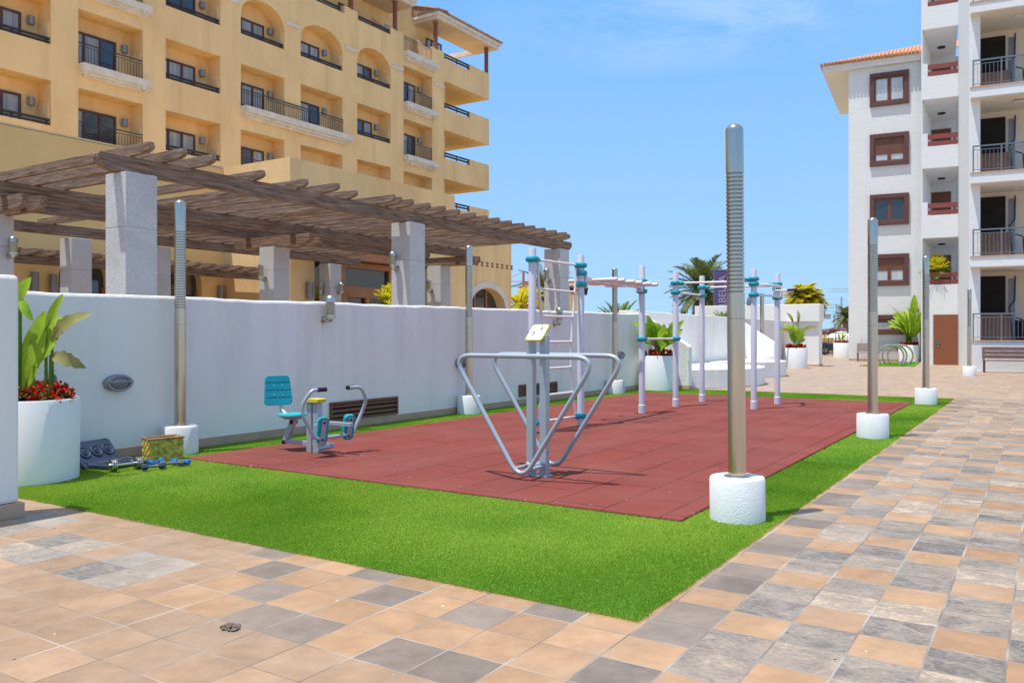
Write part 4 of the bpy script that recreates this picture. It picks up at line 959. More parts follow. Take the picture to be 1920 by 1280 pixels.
planter((-8.25, 19.85, 0), .42, .88, 'white planter with a yellow green leafy plant at the end of the long wall', bush(22, 5, .88, .60, 1.95, .24), 11, 40, red=.8, fs=1.5)
planter((-8.95, 36.4, 0), .47, .86, 'white planter with drooping broad leaves in front of the thick topped wall', [(ab(.05, 0, 1.15), ab(.18, -.1, 1.75), .42, 0, .1), (ab(-.1, 0, 1.3), ab(-.5, 0, 1.95), .3, 0, .2), (ab(.1, 0, 1.5), ab(.95, 0, 1.85), .2, 1, .25), (ab(-.1, 0, 1.9), ab(-.35, .1, 2.4), .16, 1, .1), (ab(.1, 0, 1.9), ab(.12, .1, 2.5), .16, 1, .1), (ab(-.1, 0, 1.5), ab(-1.2, 0, 1.6), .2, 1, .3), (ab(-.05, 0, 1.1), ab(-.3, -.1, 1.6), .34, 0, .1), (ab(.1, 0, 1.05), ab(.4, 0, 1.3), .2, 1, .2), (ab(0, 0, 1.2), ab(-.05, .2, 1.9), .3, 0, .05)], 21, 45, red=.9, fs=1.8)
planter((-10.65, 54.6, 0), .49, .92, 'white planter with a small plant beside the left corner of the apartment block', bush(5, 9, .92, .25, 1.7, .14), 31, 40, red=.9, fs=2)
planter((-6.03, 47.95, 0), .5, .88, 'white planter with a tall leafy banana plant by the maroon basement window', bush(44, 14, .9, .95, 3.1, .24) + [(ab(.15, 0, 2.2), ab(.3, 0, 3.55), .4, 0, .05), (ab(0, 0, 1.6), ab(-.9, -.2, 2.5), .35, 0, .25)], 41, 45, red=.9, fs=2)

# ------------------------------------------------------------------ steel bar frame (twin V bars)
t = thing('dip_bar_frame', (-4.18, 7.0, 0), 'grey steel exercise frame with two V shaped bars on twin posts', 'exercise machine'); VO = t.location
for dx, lab in ((-.075, 0), (.075, 1)):
    m = MB(); m.box(-.0375, .0375, -.0375, .0375, .03, 1.40); m.xf(Matrix.Translation((dx, 0, 0))); m.build('post', 'grey_paint', t, bevel=.006)
    m = MB(); m.box(-.06, .06, -.07, .07, .03, .04); m.xf(Matrix.Translation((dx, 0, 0))); m.build('base_plate', 'grey_paint', t)
for dy in (-.31, .31):
    pts = fillet([(0.02, dy, .048), (.80, dy, 1.2), (-.80, dy, 1.2), (-.02, dy, .048)], [.0, .15, .15, .0], 8)
    pts = fillet([(0, dy, .0), (.80, dy, 1.2), (-.80, dy, 1.2)], [.15, .12, .12], 9, closed=True)
    m = MB(); m.tube(pts, .0235, 12, closed=True); m.build('bar', 'grey_paint', t, smooth=True)
for z in (1.19, .13):
    m = MB(); m.tube([(.075, -.31, z), (.075, .31, z)], .018, 10); m.tube([(-.075, -.31, z), (-.075, .31, z)], .018, 10) if z < 1 else None; m.build('strut', 'grey_paint', t, smooth=True)
m = MB(); m.tube(fillet([(-.075, -.04, .16), (-.04, -.14, .15), (.04, -.14, .15), (.075, -.04, .16)], .05), .02, 8); m.build('yoke', 'grey_paint', t, smooth=True)
def plaque(parent, c, w_, h_, tilt, rz, txt=True):
    def rr(m, s, z0, z1):
        pr = []
        for (sx, sy) in ((1, 1), (-1, 1), (-1, -1), (1, -1)):
            for k in range(6):
                a = math.atan2(sy, sx) - math.pi / 4 + math.pi / 2 * k / 5; pr.append((sx * (w_ / 2 - .03) * (1 if s == 1 else .94) + s * .03 * math.cos(a), sy * (h_ / 2 - .03) * (1 if s == 1 else .94) + s * .03 * math.sin(a)))
        m.prism(pr, 'z', z0, z1)
    T = Matrix.Translation(c) @ Matrix.Rotation(rz, 4, 'Z') @ Matrix.Rotation(tilt, 4, 'X')
    m = MB(); rr(m, 1, 0, .018); m.xf(T); p = m.build('plaque', 'plaque_yellow', parent)
    m = MB(); rr(m, .8, .0185, .021); m.xf(T); m.build('panel', 'plaque_white', p)
    if txt:
        m = MB()
        for (cx, cy) in ((-.035, -.03), (.03, .035)):
            m.lathe([(.010, .0215), (.010, .023)], 10, (cx, cy + .03, 0))
            for (a, b) in (((0, .02), (.004, -.012)), ((.004, -.012), (.022, -.03)), ((.004, -.012), (-.014, -.032)), ((0, .014), (.026, .006)), ((0, .014), (-.022, .0))):
                m.tube([(cx + a[0], cy + a[1], .0225), (cx + b[0], cy + b[1], .0225)], .0028, 5)
        m.xf(T); m.build('pictogram', 'ink', p)
plaque(t, (0.0, -.0, 1.415), .19, .23, R(42), 0)

# ------------------------------------------------------------------ seated press machine
t = thing('seated_press_machine', (-7.18, 6.94, .0), 'turquoise and grey seated press machine close to the wall', 'exercise machine')
for dx in (-.052, .052):
    m = MB(); m.box(dx - .04, dx + .04, -.04, .04, .03, .61); m.build('post', 'grey_paint', t, bevel=.006)
m = MB(); m.box(-.012, .012, -.012, .012, .05, .6); m.build('web', 'grey_paint', t)
m = MB(); m.prism([(-.10, .615), (.11, .615), (.13, .655), (.12, .665), (-.02, .665), (-.10, .64)], 'y', -.07, .07); m.build('plaque', 'plaque_yellow', t, bevel=.01)
m = MB()
for k in range(1): m.lathe([(.17, 0), (.178, .012), (.17, .03), (.0, .034)], 30, (-.36, 0, .44), sx=.95, sy=1.0)
st_ = m.build('seat', 'teal_bright', t, smooth=True)
m = MB(); m.lathe([(.10, -.035), (.15, -.004), (.15, .0)], 20, (-.36, 0, .44)); m.build('seat_pan', 'grey_paint', st_, smooth=True)
def roundrect(w1, w0, h, r=.05):
    pr = []
    for (x, y, sx, sy) in ((w1 / 2, h / 2, 1, 1), (-w1 / 2, h / 2, -1, 1), (-w0 / 2, -h / 2, -1, -1), (w0 / 2, -h / 2, 1, -1)):
        for k in range(6):
            a = math.atan2(sy, sx) - math.pi / 4 + math.pi / 2 * k / 5; pr.append((x - sx * r + r * math.cos(a), y - sy * r + r * math.sin(a)))
    return pr
m = MB(); m.prism(roundrect(.30, .34, .36), 'x', 0, .028); T = Matrix.Translation((-.60, -.02, .735)) @ Matrix.Rotation(R(-26), 4, 'Z') @ Matrix.Rotation(R(-10), 4, 'Y'); m.xf(T); br = m.build('backrest', 'teal', t, bevel=.008)
for z in (-.085, .005, .095):
    m = MB(); m.box(.0275, .0295, -.15, .15, z - .003, z + .003); m.xf(T); m.build('groove', 'black_rubber', br)
for y in (-.05, .05):
    for z in (-.055, .055):
        m = MB(); m.lathe([(.009, 0), (.007, .005)], 8); m.xf(T @ Matrix.Translation((.028, y, z)) @ Matrix.Rotation(R(90), 4, 'Y')); m.build('bolt', 'chrome', br)
m = MB(); m.tube(fillet([(-.56, 0, .60), (-.55, 0, .50), (-.42, 0, .42)], .06), .024, 10); m.build('back_bracket', 'grey_paint', t, smooth=True)
m = MB(); m.prism([(-.36, .43), (-.28, .43), (-.46, .10), (-.52, .13)], 'y', -.03, .03); m.build('seat_strut', 'grey_paint', t, bevel=.006)
for (x, z) in ((-.345, .37), (-.48, .125)):
    m = MB(); m.tube([(x, -.045, z), (x, .045, z)], .026, 12); m.build('pivot', 'black_rubber', t)
m = MB(); m.box(-.48, .30, -.025, .025, .105, .16); m.build('lower_bar', 'grey_paint', t, bevel=.005)
m = MB(); m.box(.03, .52, .05, .10, .355, .40); m.box(.09, .30, -.10, -.05, .33, .38); m.box(.09, .14, -.05, .05, .34, .375); m.build('upper_bar', 'grey_paint', t, bevel=.005)
yk = fillet([(.36, -.18, .79), (.33, -.36, .79), (.25, -.43, .62), (.26, -.42, .50), (.32, -.30, .24), (.32, .30, .24), (.36, .42, .50), (.42, .43, .63), (.40, .36, .79), (.36, .18, .79)], [0, .1, .2, .2, .09, .09, .2, .2, .1, 0], 7)
m = MB(); m.tube(yk, .021, 12); m.build('handle_bar', 'grey_paint', t, smooth=True)
for s in (-1, 1):
    m = MB(); m.tube([(.36, s * .17, .79), (.345, s * .29, .79)], .026, 12); m.build('grip', 'black_rubber', t, smooth=True)
for y in (-.20, .22):
    T = Matrix.Translation((.33, y, .33)) @ Matrix.Rotation(R(-20), 4, 'Z') @ Matrix.Rotation(R(14), 4, 'Y')
    m = MB(); m.prism(roundrect(.12, .12, .30, .035), 'x', -.03, .03); m.xf(T); fp = m.build('foot_plate', 'teal', t, bevel=.006)
    for s in (-1, 1):
        m = MB(); tooth = [(s * .05, -.135)]
        for k in range(9): tooth += [(s * .058, -.125 + k * .029), (s * .067, -.123 + k * .029), (s * .067, -.115 + k * .029), (s * .058, -.113 + k * .029)]
        m.prism(tooth + [(s * .05, .135)], 'x', -.024, .027); m.xf(T); m.build('tread', 'teal_bright', fp)
    m = MB(); m.box(.031, .038, -.028, .028, -.125, .125); m.xf(T); m.build('back_plate', 'grey_paint', fp)
    for z in (-.10, .10):
        m = MB(); m.tube([(.038, 0, z), (.048, 0, z)], .013, 8); m.xf(T); m.build('bolt', 'black_rubber', fp)
m = MB(); m.tube([(.30, -.20, .16), (.33, -.20, .22)], .03, 10); m.tube([(.30, -.24, .13), (.30, -.06, .13)], .03, 10); m.build('plate_pivot', 'grey_paint', t, smooth=True)

# ------------------------------------------------------------------ calisthenics frame
t = thing('calisthenics_frame', (-6.0, 13.4, 0), 'white tubular climbing frame with turquoise collars, ladder and pull up bars', 'climbing frame'); co = t.location
PST = {'A': (-6.05, 9.98), 'B': (-5.97, 11.27), 'C': (-5.98, 13.58), 'D': (-6.0, 15.22), 'E': (-5.97, 16.6), 'F': (-4.56, 15.45), 'G': (-4.49, 16.8)}
for k, (x, y) in PST.items():
    m = MB(); m.lathe([(.064, .03), (.064, .17), (.056, .18)], 20, (x, y, 0)); m.build('foot', 'lilac_paint', t, smooth=True, off=co)
    m = MB(); m.lathe([(.055, .17), (.055, 2.60), (.048, 2.62), (0, 2.625)], 20, (x, y, 0)); m.build('post', 'lilac_paint', t, smooth=True, off=co)
def collar(k, z, toward=None):
    x, y = PST[k]; m = MB(); prof = [(.056, -.04), (.085, -.034), (.098, -.012), (.098, .012), (.085, .034), (.056, .04)]
    m.lathe(prof, 22)
    if toward:
        X, Y = PST[toward]; a = math.atan2(Y - y, X - x)
        n0 = len(m.v); m.tube([(.05, 0, 0), (.12, 0, 0), (.165, 0, 0)], [.042, .042, .030], 12); m.xf(Matrix.Rotation(a, 4, 'Z'))
    m.xf(Matrix.Translation((x, y, z))); m.build('collar', 'teal', t, smooth=True, off=co)
def bar(a, b, z, r=.019, zb=None, nm='bar', bow=0):
    (x, y), (X, Y) = PST[a], PST[b]; p = []
    for k in range(13):
        u = k / 12; o_ = bow * math.sin(math.pi * u); p.append((x + (X - x) * u + o_, y + (Y - y) * u, z + ((zb if zb else z) - z) * u))
    m = MB(); m.tube(p, r, 12); return m.build(nm, 'white_paint', t, smooth=True, off=co)
bar('A', 'B', 2.46, nm='top_bar'); collar('A', 2.46, 'B'); collar('B', 2.46, 'A')
rails = []
for s in (0, 1):
    p = []
    for k in range(25):
        z = .16 + (2.45 - .16) * k / 24; u = (z - .16) / 2.29; off = .10 + .16 * math.sin(math.pi * u) ** 1.2 + .04 * math.sin(2 * math.pi * u)
        y = PST['A'][1] + off if s == 0 else PST['B'][1] - off * .85
        p.append((-6.02 + .01 * s, y, z))
    rails.append(p); m = MB(); m.tube(p, .019, 10); m.build('ladder_rail', 'white_paint', t, smooth=True, off=co)
for z in (.17, .54, .92, 1.30, 1.67, 2.05):
    k = min(range(25), key=lambda q: abs(rails[0][q][2] - z)); a = rails[0][k]; b = rails[1][k]
    if z < .2: a = (*PST['A'], z); b = (*PST['B'], z); collar('A', z, 'B'); collar('B', z, 'A')
    m = MB(); m.tube([(a[0], a[1], z), (b[0], b[1], z)], .018, 10); m.build('rung', 'white_paint', t, smooth=True, off=co)
collar('B', 2.345, 'C'); collar('B', 2.17, 'C'); collar('C', 2.345, None); collar('C', 2.17, None); collar('C', 1.33, 'D'); collar('D', 1.33, 'C')
m = MB(); m.box(-6.02, -5.94, 11.38, 13.48, 2.22, 2.30); m.build('monkey_beam', 'white_paint', t, bevel=.006, off=co)
for y in (11.37, 13.47):
    m = MB(); m.box(-6.04, -5.92, y - .03, y + .03, 2.15, 2.36); m.build('beam_bracket', 'lilac_paint', t, bevel=.006, off=co)
for y in (11.75, 12.4, 13.05):
    pts = fillet([(-5.62, y - .14, 2.255), (-6.4, y - .14, 2.255), (-6.4, y + .14, 2.255), (-5.62, y + .14, 2.255)], [0, .13, .13, 0], 8)
    m = MB(); m.tube(pts, .025, 12); m.build('monkey_loop', 'white_paint', t, smooth=True, off=co)
    for dy in (-.14, .14):
        m = MB(); m.tube([(-5.63, y + dy, 2.255), (-5.52, y + dy, 2.255)], .032, 12); m.build('loop_grip', 'white_paint', t, smooth=True, off=co)
bar('C', 'D', 1.33); bar('D', 'F', 2.40); collar('D', 2.40, 'F'); collar('F', 2.44, 'D'); bar('E', 'G', 2.38, ); collar('E', 2.38, 'G'); collar('G', 2.41, 'E')
bar('D', 'E', 2.22); collar('D', 2.22, None); collar('E', 2.22, None)
bar('F', 'G', 2.34, bow=.22); bar('F', 'G', 2.14, bow=.22); [collar('F', z) for z in (2.345, 2.145)]; [collar('G', z) for z in (2.32, 2.14)]
m = MB(); m.box(-4.34, -4.31, 15.95, 15.98, 2.13, 2.36); m.box(-4.34, -4.31, 16.5, 16.53, 2.13, 2.36); m.build('bar_spacer', 'white_paint', t, off=co)
for y in (16.4, 15.9):
    m = MB(); m.tube([(-4.33, y + .08, 2.24), (-4.05, y, 2.24)], .017, 10); m.build('handle', 'white_paint', t, smooth=True, off=co)
    m = MB(); m.tube([(-4.06, y, 2.24), (-3.88, y - .06, 2.24)], .024, 10); m.build('handle_grip', 'black_rubber', t, smooth=True, off=co)

# ------------------------------------------------------------------ weights, case and basket
t = thing('weights_case', (-8.62, 5.05, .02), 'open dark blue plastic weights case leaning on the wall', 'case', rz=R(14))
def tray(T, name):
    m = MB(); m.prism(roundrect(.52, .52, .34, .05), 'z', 0, .045); m.xf(T); c_ = m.build(name, 'navy_plastic', t, bevel=.012)
    for k in range(3):
        x = (k - 1) * .155
        m = MB(); m.lathe([(.070, .046), (.070, .056), (.062, .060), (.050, .052), (.030, .050), (.028, .062), (.012, .062), (.011, .046)], 22, (x, .03, 0)); m.xf(T); m.build('plate_recess', 'navy_vinyl', c_, smooth=True)
    m = MB(); m.box(-.2, .2, -.135, -.085, .046, .058); m.xf(T); m.build('bar_recess', 'navy_vinyl', c_, bevel=.004)
Rz = Matrix.Rotation(R(90), 4, 'Z')
tray(Matrix.Translation((.10, 0, .10)) @ Matrix.Rotation(R(0), 4, 'Z') @ Matrix.Rotation(R(52), 4, 'Y') @ Rz, 'lid')
tray(Matrix.Translation((.36, .05, .0)) @ Rz, 'tray')
def dumbbell(name, loc, rz, label, mat, L_, r, hexa=True, handle='chrome'):
    t = thing(name, loc, label, 'dumbbell', 'dumbbells lying on the grass', rz=rz)
    m = MB(); m.tube([(-L_ / 2, 0, r), (L_ / 2, 0, r)], .013, 10); m.build('handle', handle, t, smooth=True)
    for s in (-1, 1):
        m = MB(); n = 6 if hexa else 22
        prof = [(r * .75, 0), (r, .012), (r, .05), (r * .8, .062)] if hexa else [(r, 0), (r, .014), (r * .86, .015), (r * .86, .019), (r, .02), (r, .034), (r * .86, .035), (r * .86, .039), (r, .04), (r, .054), (.02, .056), (.02, .075)]
        m.lathe(prof, n); m.xf(Matrix.Translation((s * L_ / 2 * .62, 0, r)) @ Matrix.Rotation(R(90 * s), 4, 'Y') @ (Matrix.Rotation(R(30), 4, 'Z') if hexa else Matrix.Identity(4))); m.build('weight', mat, t, smooth=not hexa, bevel=.004 if hexa else 0)
    return t
dumbbell('plate_dumbbell', (-7.93, 5.05, .02), R(78), 'chrome dumbbell with grey ribbed plates in front of the case', 'lamp_steel', .31, .062, False)
dumbbell('hex_dumbbell', (-7.93, 5.40, .02), R(110), 'bright blue vinyl dumbbell in front of the basket', 'blue_vinyl', .17, .036, True, 'blue_vinyl')
dumbbell('hex_dumbbell', (-7.70, 5.21, .02), R(70), 'small dark navy dumbbell nearest the camera on the grass', 'navy_vinyl', .17, .036, True, 'grey_iron')
dumbbell('hex_dumbbell', (-7.72, 5.44, .02), R(70), 'grey iron dumbbell right of the blue one', 'grey_iron', .19, .036, True, 'grey_iron')
dumbbell('hex_dumbbell', (-7.74, 5.56, .02), R(20), 'blue headed dumbbell right below the basket corner', 'blue_vinyl', .14, .034, True, 'grey_iron')
dumbbell('hex_dumbbell', (-8.13, 5.34, .02), R(95), 'dark slate dumbbell between the case and the basket', 'grey_iron', .15, .033, True, 'grey_iron')
t = thing('wicker_basket', (-8.28, 5.72, .01), 'yellow woven rectangular basket beside the pole base', 'basket', rz=R(78))
m = MB(); A, B_, H_ = .185, .11, .25
for (x0, x1, y0, y1) in ((-A, A, -B_, -B_ + .012), (-A, A, B_ - .012, B_), (-A, -A + .012, -B_ + .012, B_ - .012), (A - .012, A, -B_ + .012, B_ - .012)): m.box(x0, x1, y0, y1, .0, H_)
m.box(-A + .012, A - .012, -B_ + .012, B_ - .012, .0, .02)
for i in range(9):
    for j in range(6):
        if (i + j) % 2 == 0: m.box(-A + .01 + i * .04, -A + .047 + i * .04, -B_ - .008, -B_, .01 + j * .039, .045 + j * .039)
for i in range(5):
    for j in range(6):
        if (i + j) % 2 == 0: m.box(-A - .008, -A, -B_ + .01 + i * .04, -B_ + .047 + i * .04, .01 + j * .039, .045 + j * .039); m.box(A, A + .008, -B_ + .01 + i * .04, -B_ + .047 + i * .04, .01 + j * .039, .045 + j * .039)
m.build('woven_body', 'wicker', t, bevel=.004)
m = MB(); m.tube([(-A, -B_, H_), (A, -B_, H_), (A, B_, H_), (-A, B_, H_)], .014, 8, closed=True); m.build('rim', 'wicker_rim', t)
t = thing('water_bottle', (-8.45, 18.15, .0), 'clear plastic water bottle standing by the far wall pole', 'bottle')
m = MB(); m.lathe([(.036, 0), (.038, .05), (.036, .11), (.038, .16), (.03, .22), (.013, .25), (.013, .275)], 16); m.build('body', 'clear_plastic', t, smooth=True)
m = MB(); m.lathe([(.015, .275), (.015, .29), (0, .291)], 12); m.build('cap', 'blue_vinyl', t)
m = MB(); rd = random.Random(4)
for k in range(60):
    a = rd.uniform(0, 6.28); q = rd.uniform(0, 1) ** .6; p = Vector((.06 * q * math.cos(a), .042 * q * math.sin(a), .003 + .012 * (1 - q)))
    m.lathe([(.001, -.004), (.009, 0), (.006, .005), (0, .007)], 6, p)
m.xf(Matrix.Translation((-3.28, 2.63, .002))); o = m.build('leaf_clump', 'leaf_litter'); tag(o, 'small grey brown clump of dried litter on the front tiles', 'litter')

# ------------------------------------------------------------------ palms and shrubs
def frond(m, base, az, el, L_, droop, nl, ll, mi=0, rd=random, vee=.5, w_=.05):
    b = Vector(base); h = Vector((math.cos(az), math.sin(az), 0)); p = b; e = el; pts = [b]; n = 12
    for k in range(n):
        d = h * math.cos(e) + Vector((0, 0, 1)) * math.sin(e); p = p + d * (L_ / n); pts.append(p); e -= droop / n * (.5 + k / n)
    side = h.cross(Vector((0, 0, 1)))
    for k in range(nl):
        u = .12 + .88 * (k + .5) / nl; i = min(n - 1, int(u * n)); f = u * n - i; c = pts[i] * (1 - f) + pts[i + 1] * f; tdir = (pts[i + 1] - pts[i]).normalized()
        l = ll * (math.sin(math.pi * (u * .86 + .1)) ** .6) * rd.uniform(.8, 1.15)
        upv = side.cross(tdir)
        for s in (-1, 1):
            q = (tdir * .75 + side * s * .8 + upv * vee * rd.uniform(.3, 1) - Vector((0, 0, 1)) * .25).normalized(); tip = c + q * l; ww = tdir * w_
            mid = c + q * l * .5 + upv * .04 * l
            m.quad([c - ww * .4, c + ww * .4, mid + ww * .5, mid - ww * .5], mi); m.quad([mid - ww * .5, mid + ww * .5, tip + ww * .05, tip - ww * .05], mi)
    m.tube(pts[::3], [.05, .04, .03, .02, .008][:len(pts[::3])], 5, mi=mi)
def palm(name, loc, label, th, nf, L_, mats, seed, el=(-.5, 1.4), droop=1.3, nl=22, ll=.5, split=None, tr=.2, group=None, cat='palm tree', az=None, w_=.05):
    rd = random.Random(seed); t = thing(name, loc, label, cat, group)
    if th > 0:
        prof = []; k = int(th / .14)
        for i in range(k + 1): prof += [(tr * (1.15 if i % 2 else .95) * (1.2 - .25 * i / k), th * i / k)]
        m = MB(); m.lathe(prof, 12); m.build('trunk', 'trunk', t, smooth=True)
    m = MB()
    for k in range(nf):
        a = k * 2.39996 if az is None else rd.uniform(*az); f = (k + .5) / nf; e = el[0] + (el[1] - el[0]) * f + rd.uniform(-.12, .12)
        mi = 0
        if split and f < split: mi = 1
        frond(m, (0, 0, th), a, e, L_ * rd.uniform(.85, 1.1), droop * rd.uniform(.7, 1.2), nl, ll, mi, rd, w_=w_)
    m.build('crown', mats, t); return t
palm('date_palm', (-17.35, 48.3, 0), 'grey green date palm with arching fronds behind the terrace wall', 4.1, 52, 2.45, ['palm_leaf', 'palm_dry'], 2, (-.95, 1.45), .9, 38, .58, .2, .24, w_=.06)
palm('yellow_palm', (-17.5, 74.3, 0), 'yellow green drooping palm above the end of the thick topped wall', 4.1, 70, 2.0, ['yellow_palm', 'orange_palm'], 5, (-.2, 1.55), 2.0, 40, .8, .4, .2, w_=.14)
palm('yellow_palm', (-24.2, 38.6, 0), 'yellow green palm with orange lower fronds beside the hotel corner', 2.9, 22, 2.3, ['yellow_palm', 'orange_palm'], 8, (-.3, 1.2), 2.3, 26, .5, .4, .16, w_=.07)
palm('date_palm', (-26.5, 45.0, 0), 'dark green palm top behind the end granite column', 4.2, 26, 2.2, ['palm_leaf', 'palm_dry'], 12, (-.5, 1.4), 1.2, 22, .4, .2, .2)
palm('cycad', (-10.35, 21.9, 1.55), 'spiky yellow green cycad top rising over the wall by the wall pole', 0, 46, .95, ['cycad_leaf', 'cycad_leaf'], 15, (-.1, 1.4), .7, 22, .16, None, cat='cycad', w_=.022)
palm('cycad', (-12.6, 38.0, 1.75), 'small bright cycad on the terrace wall left of the thick topped wall', 0, 40, .95, ['cycad_leaf', 'cycad_leaf'], 16, (-.1, 1.4), .6, 20, .16, None, cat='cycad', w_=.03)
palm('yellow_palm', (-12.3, 22.5, 1.3), 'pale yellow arching fronds left of the cycad behind the wall', 0, 16, 1.25, ['yellow_palm', 'orange_palm'], 18, (.2, 1.3), 1.6, 22, .22, .3, w_=.03)
palm('yucca_plant', (-18.9, 21.95, 0), 'spiky yellow green yucca in front of the hotel entrance', 2.45, 40, .75, ['yellow_palm', 'cycad_leaf'], 22, (-.3, 1.4), .5, 5, .35, .4, .07, cat='yucca', w_=.09)
palm('yucca_plant', (-18.6, 21.5, 0), 'low yucca rosette half hidden by the wall in front of the entrance', 2.0, 26, .6, ['yellow_palm', 'cycad_leaf'], 23, (-.2, 1.4), .5, 5, .3, .3, .06, cat='yucca', w_=.08)
a5 = math.radians(5.96); cs, sn = math.cos(a5), math.sin(a5)
def apt_pt(x, y, z): return (-9.07 + x * cs - y * sn, 48.34 + x * sn + y * cs, z)
palm('yucca_plant', apt_pt(4.25, -4.5, 3.6), 'spiky yucca plant standing in the lowest balcony of the white block', .85, 50, .8, ['yellow_palm', 'cycad_leaf'], 25, (-.4, 1.45), .5, 5, .32, .3, .05, cat='yucca', w_=.07)
def clump(name, loc, label, size, n, mat, seed, cat='bush', leafs=.16, kind=None):
    rd = random.Random(seed); m = MB()
    blobs = [(Vector((rd.uniform(-.8, .8) * size[0], rd.uniform(-.6, .6) * size[1], size[2] * rd.uniform(.25, .75))), rd.uniform(.25, .5)) for _ in range(9)]
    for k in range(n):
        c, q = blobs[k % 9]; d = Vector((rd.gauss(0, 1), rd.gauss(0, 1), rd.gauss(0, 1))).normalized() * rd.uniform(.6, 1) ** .5
        p = c + Vector((d.x * size[0] * q, d.y * size[1] * q, d.z * size[2] * q)); s = leafs * rd.uniform(.6, 1.3)
        n1 = Vector((rd.gauss(0, 1), rd.gauss(0, 1), rd.gauss(0, 1))).normalized(); n2 = n1.cross(Vector((rd.gauss(0, 1), rd.gauss(0, 1), 1))).normalized()
        m.quad([p - n1 * s, p + n2 * s * .6, p + n1 * s, p - n2 * s * .6])
    o = m.build(name, mat); o.location = loc; tag(o, label, cat); return o
clump('bougainvillea_bush', (-18.5, 85, .1), 'dusky pink bougainvillea hedge beyond the car park fence', (6.5, 2, 1.9), 4200, 'bougain_leaf', 3, leafs=.22)
clump('green_bush', (-16.0, 90, .3), 'dark green bush above the pink hedge near the white block', (3.0, 2, 1.5), 1800, 'hedge_leaf', 5, leafs=.25)
clump('green_bush', (-19.5, 80, .0), 'pale green shrub at the foot of the pink hedge', (2.0, 1.5, 1.7), 1500, 'hedge_leaf', 6, leafs=.2)
palm('date_palm', (-19.8, 104, 0), 'distant dark palm above the pink hedge', 3.4, 34, 1.7, ['palm_leaf', 'palm_dry'], 31, (-.5, 1.4), 1.2, 18, .6, .15, .25, w_=.10)
palm('date_palm', (-18.2, 122, 0), 'distant palm beside the corner of the white block', 3.9, 34, 1.8, ['palm_leaf', 'palm_dry'], 32, (-.5, 1.4), 1.2, 18, .6, .2, .25, w_=.12)

# ------------------------------------------------------------------ benches, hoops, car, fence and far things
def slat_bench(name, loc, rz, L_, label, grey=False):
    t = thing(name, loc, label, 'bench', rz=rz); mt = 'bench_grey' if grey else 'bench_wood'
    for x in (0.06, L_ - .06) if L_ < 3 else (.06, L_ / 2, L_ - .06):
        m = MB(); m.box(x - .03, x + .03, -.52, -.46, 0, .43); m.box(x - .03, x + .03, -.10, -.04, 0, .43); m.prism([(-.12, .40), (-.04, .40), (.10, .92), (.03, .92)], 'x', x - .03, x + .03); m.box(x - .03, x + .03, -.52, -.04, .36, .42); m.build('leg_frame', 'maroon' if not grey else 'bench_wood', t)
    for k in range(4):
        m = MB(); m.box(0, L_, -.53 + k * .125, -.43 + k * .125, .43, .465); m.build('seat_slat', mt, t)
    for k in range(5 if grey else 3):
        h = .085 if grey else .13; z = .52 + k * (.088 if grey else .15); y = -.09 + (z - .4) * .25
        m = MB(); m.box(0, L_, y - .02, y + .01, z, z + h); m.build('back_slat', mt, t)
    return t
slat_bench('slat_bench', apt_pt(.45, -.35, 0), R(5.96), 2.35, 'brown slatted bench against the white block under the basement window', True)
slat_bench('slat_bench', apt_pt(5.75, -12.7, 0), R(5.96), 4.2, 'long dark red slatted bench at the right edge below the gallery railing')
for (x, y, rz, lab) in ((-6.05, 42.1, .25, 'steel hoop rack arch nearest the camera on the small lawn'), (-6.0, 42.9, .45, 'steel hoop rack arch second from the camera'), (-5.85, 43.6, .1, 'steel hoop rack arch farthest from the camera')):
    pts = [(.55 * math.cos(a), 0, .42 + .52 * math.sin(a)) for a in [math.radians(-50 + 280 * k / 30) for k in range(31)]]
    m = MB(); m.tube(pts, .045, 8); o = m.build('hoop_rack', 'lamp_steel', smooth=True); o.location = (x, y, 0); o.rotation_euler = (0, 0, rz); tag(o, lab, 'bike rack', 'steel hoops of the bike rack')
t = thing('parked_car', (-14.75, 61.7, .0), 'dark blue grey parked car half hidden behind the white wall end', 'car', rz=R(32.6))
sh = [(-2.1, .35), (2.1, .35), (2.15, .62), (2.0, .80), (1.1, .95), (.35, 1.42), (-1.1, 1.45), (-1.9, 1.0), (-2.12, .9)]
m = MB(); m.prism([(-2.1, .3), (2.1, .3), (2.16, .6), (2.02, .80), (1.1, .93), (-1.9, .98), (-2.12, .85)], 'y', -.85, .85); bd = m.build('body', 'car_paint', t, bevel=.08, smooth=True)
m = MB(); m.prism([(1.1, .93), (.35, 1.40), (-1.1, 1.43), (-1.85, .98)], 'y', -.72, .72); m.build('cabin', 'glass_dark', t, bevel=.05)
m = MB(); m.prism([(.34, 1.405), (.3, 1.45), (-1.05, 1.48), (-1.12, 1.435)], 'y', -.70, .70); m.build('roof', 'car_paint', t, bevel=.02)
for x in (-1.3, 1.35):
    for s in (-1, 1):
        m = MB(); m.lathe([(.18, 0), (.31, .01), (.32, .1), (.31, .19), (.18, .2)], 20); m.xf(Matrix.Translation((x, s * .80, .32)) @ Matrix.Rotation(R(90), 4, 'X') @ Matrix.Translation((0, 0, -.1))); wl = m.build('wheel', 'tyre', t, smooth=True)
        m = MB(); m.lathe([(.17, -.005), (.17, .205)], 16); m.xf(Matrix.Translation((x, s * .80, .32)) @ Matrix.Rotation(R(90), 4, 'X') @ Matrix.Translation((0, 0, -.1))); m.build('rim', 'rail_grey', wl)
for s in (-1, 1):
    m = MB(); m.box(2.0, 2.14, s * .62 - .16, s * .62 + .16, .62, .76); m.build('headlight', 'chrome', t, bevel=.02)
t = thing('bar_fence', (-13.0, 58.6, 0), 'dark metal bar fence between the white wall end and the white block', 'fence')
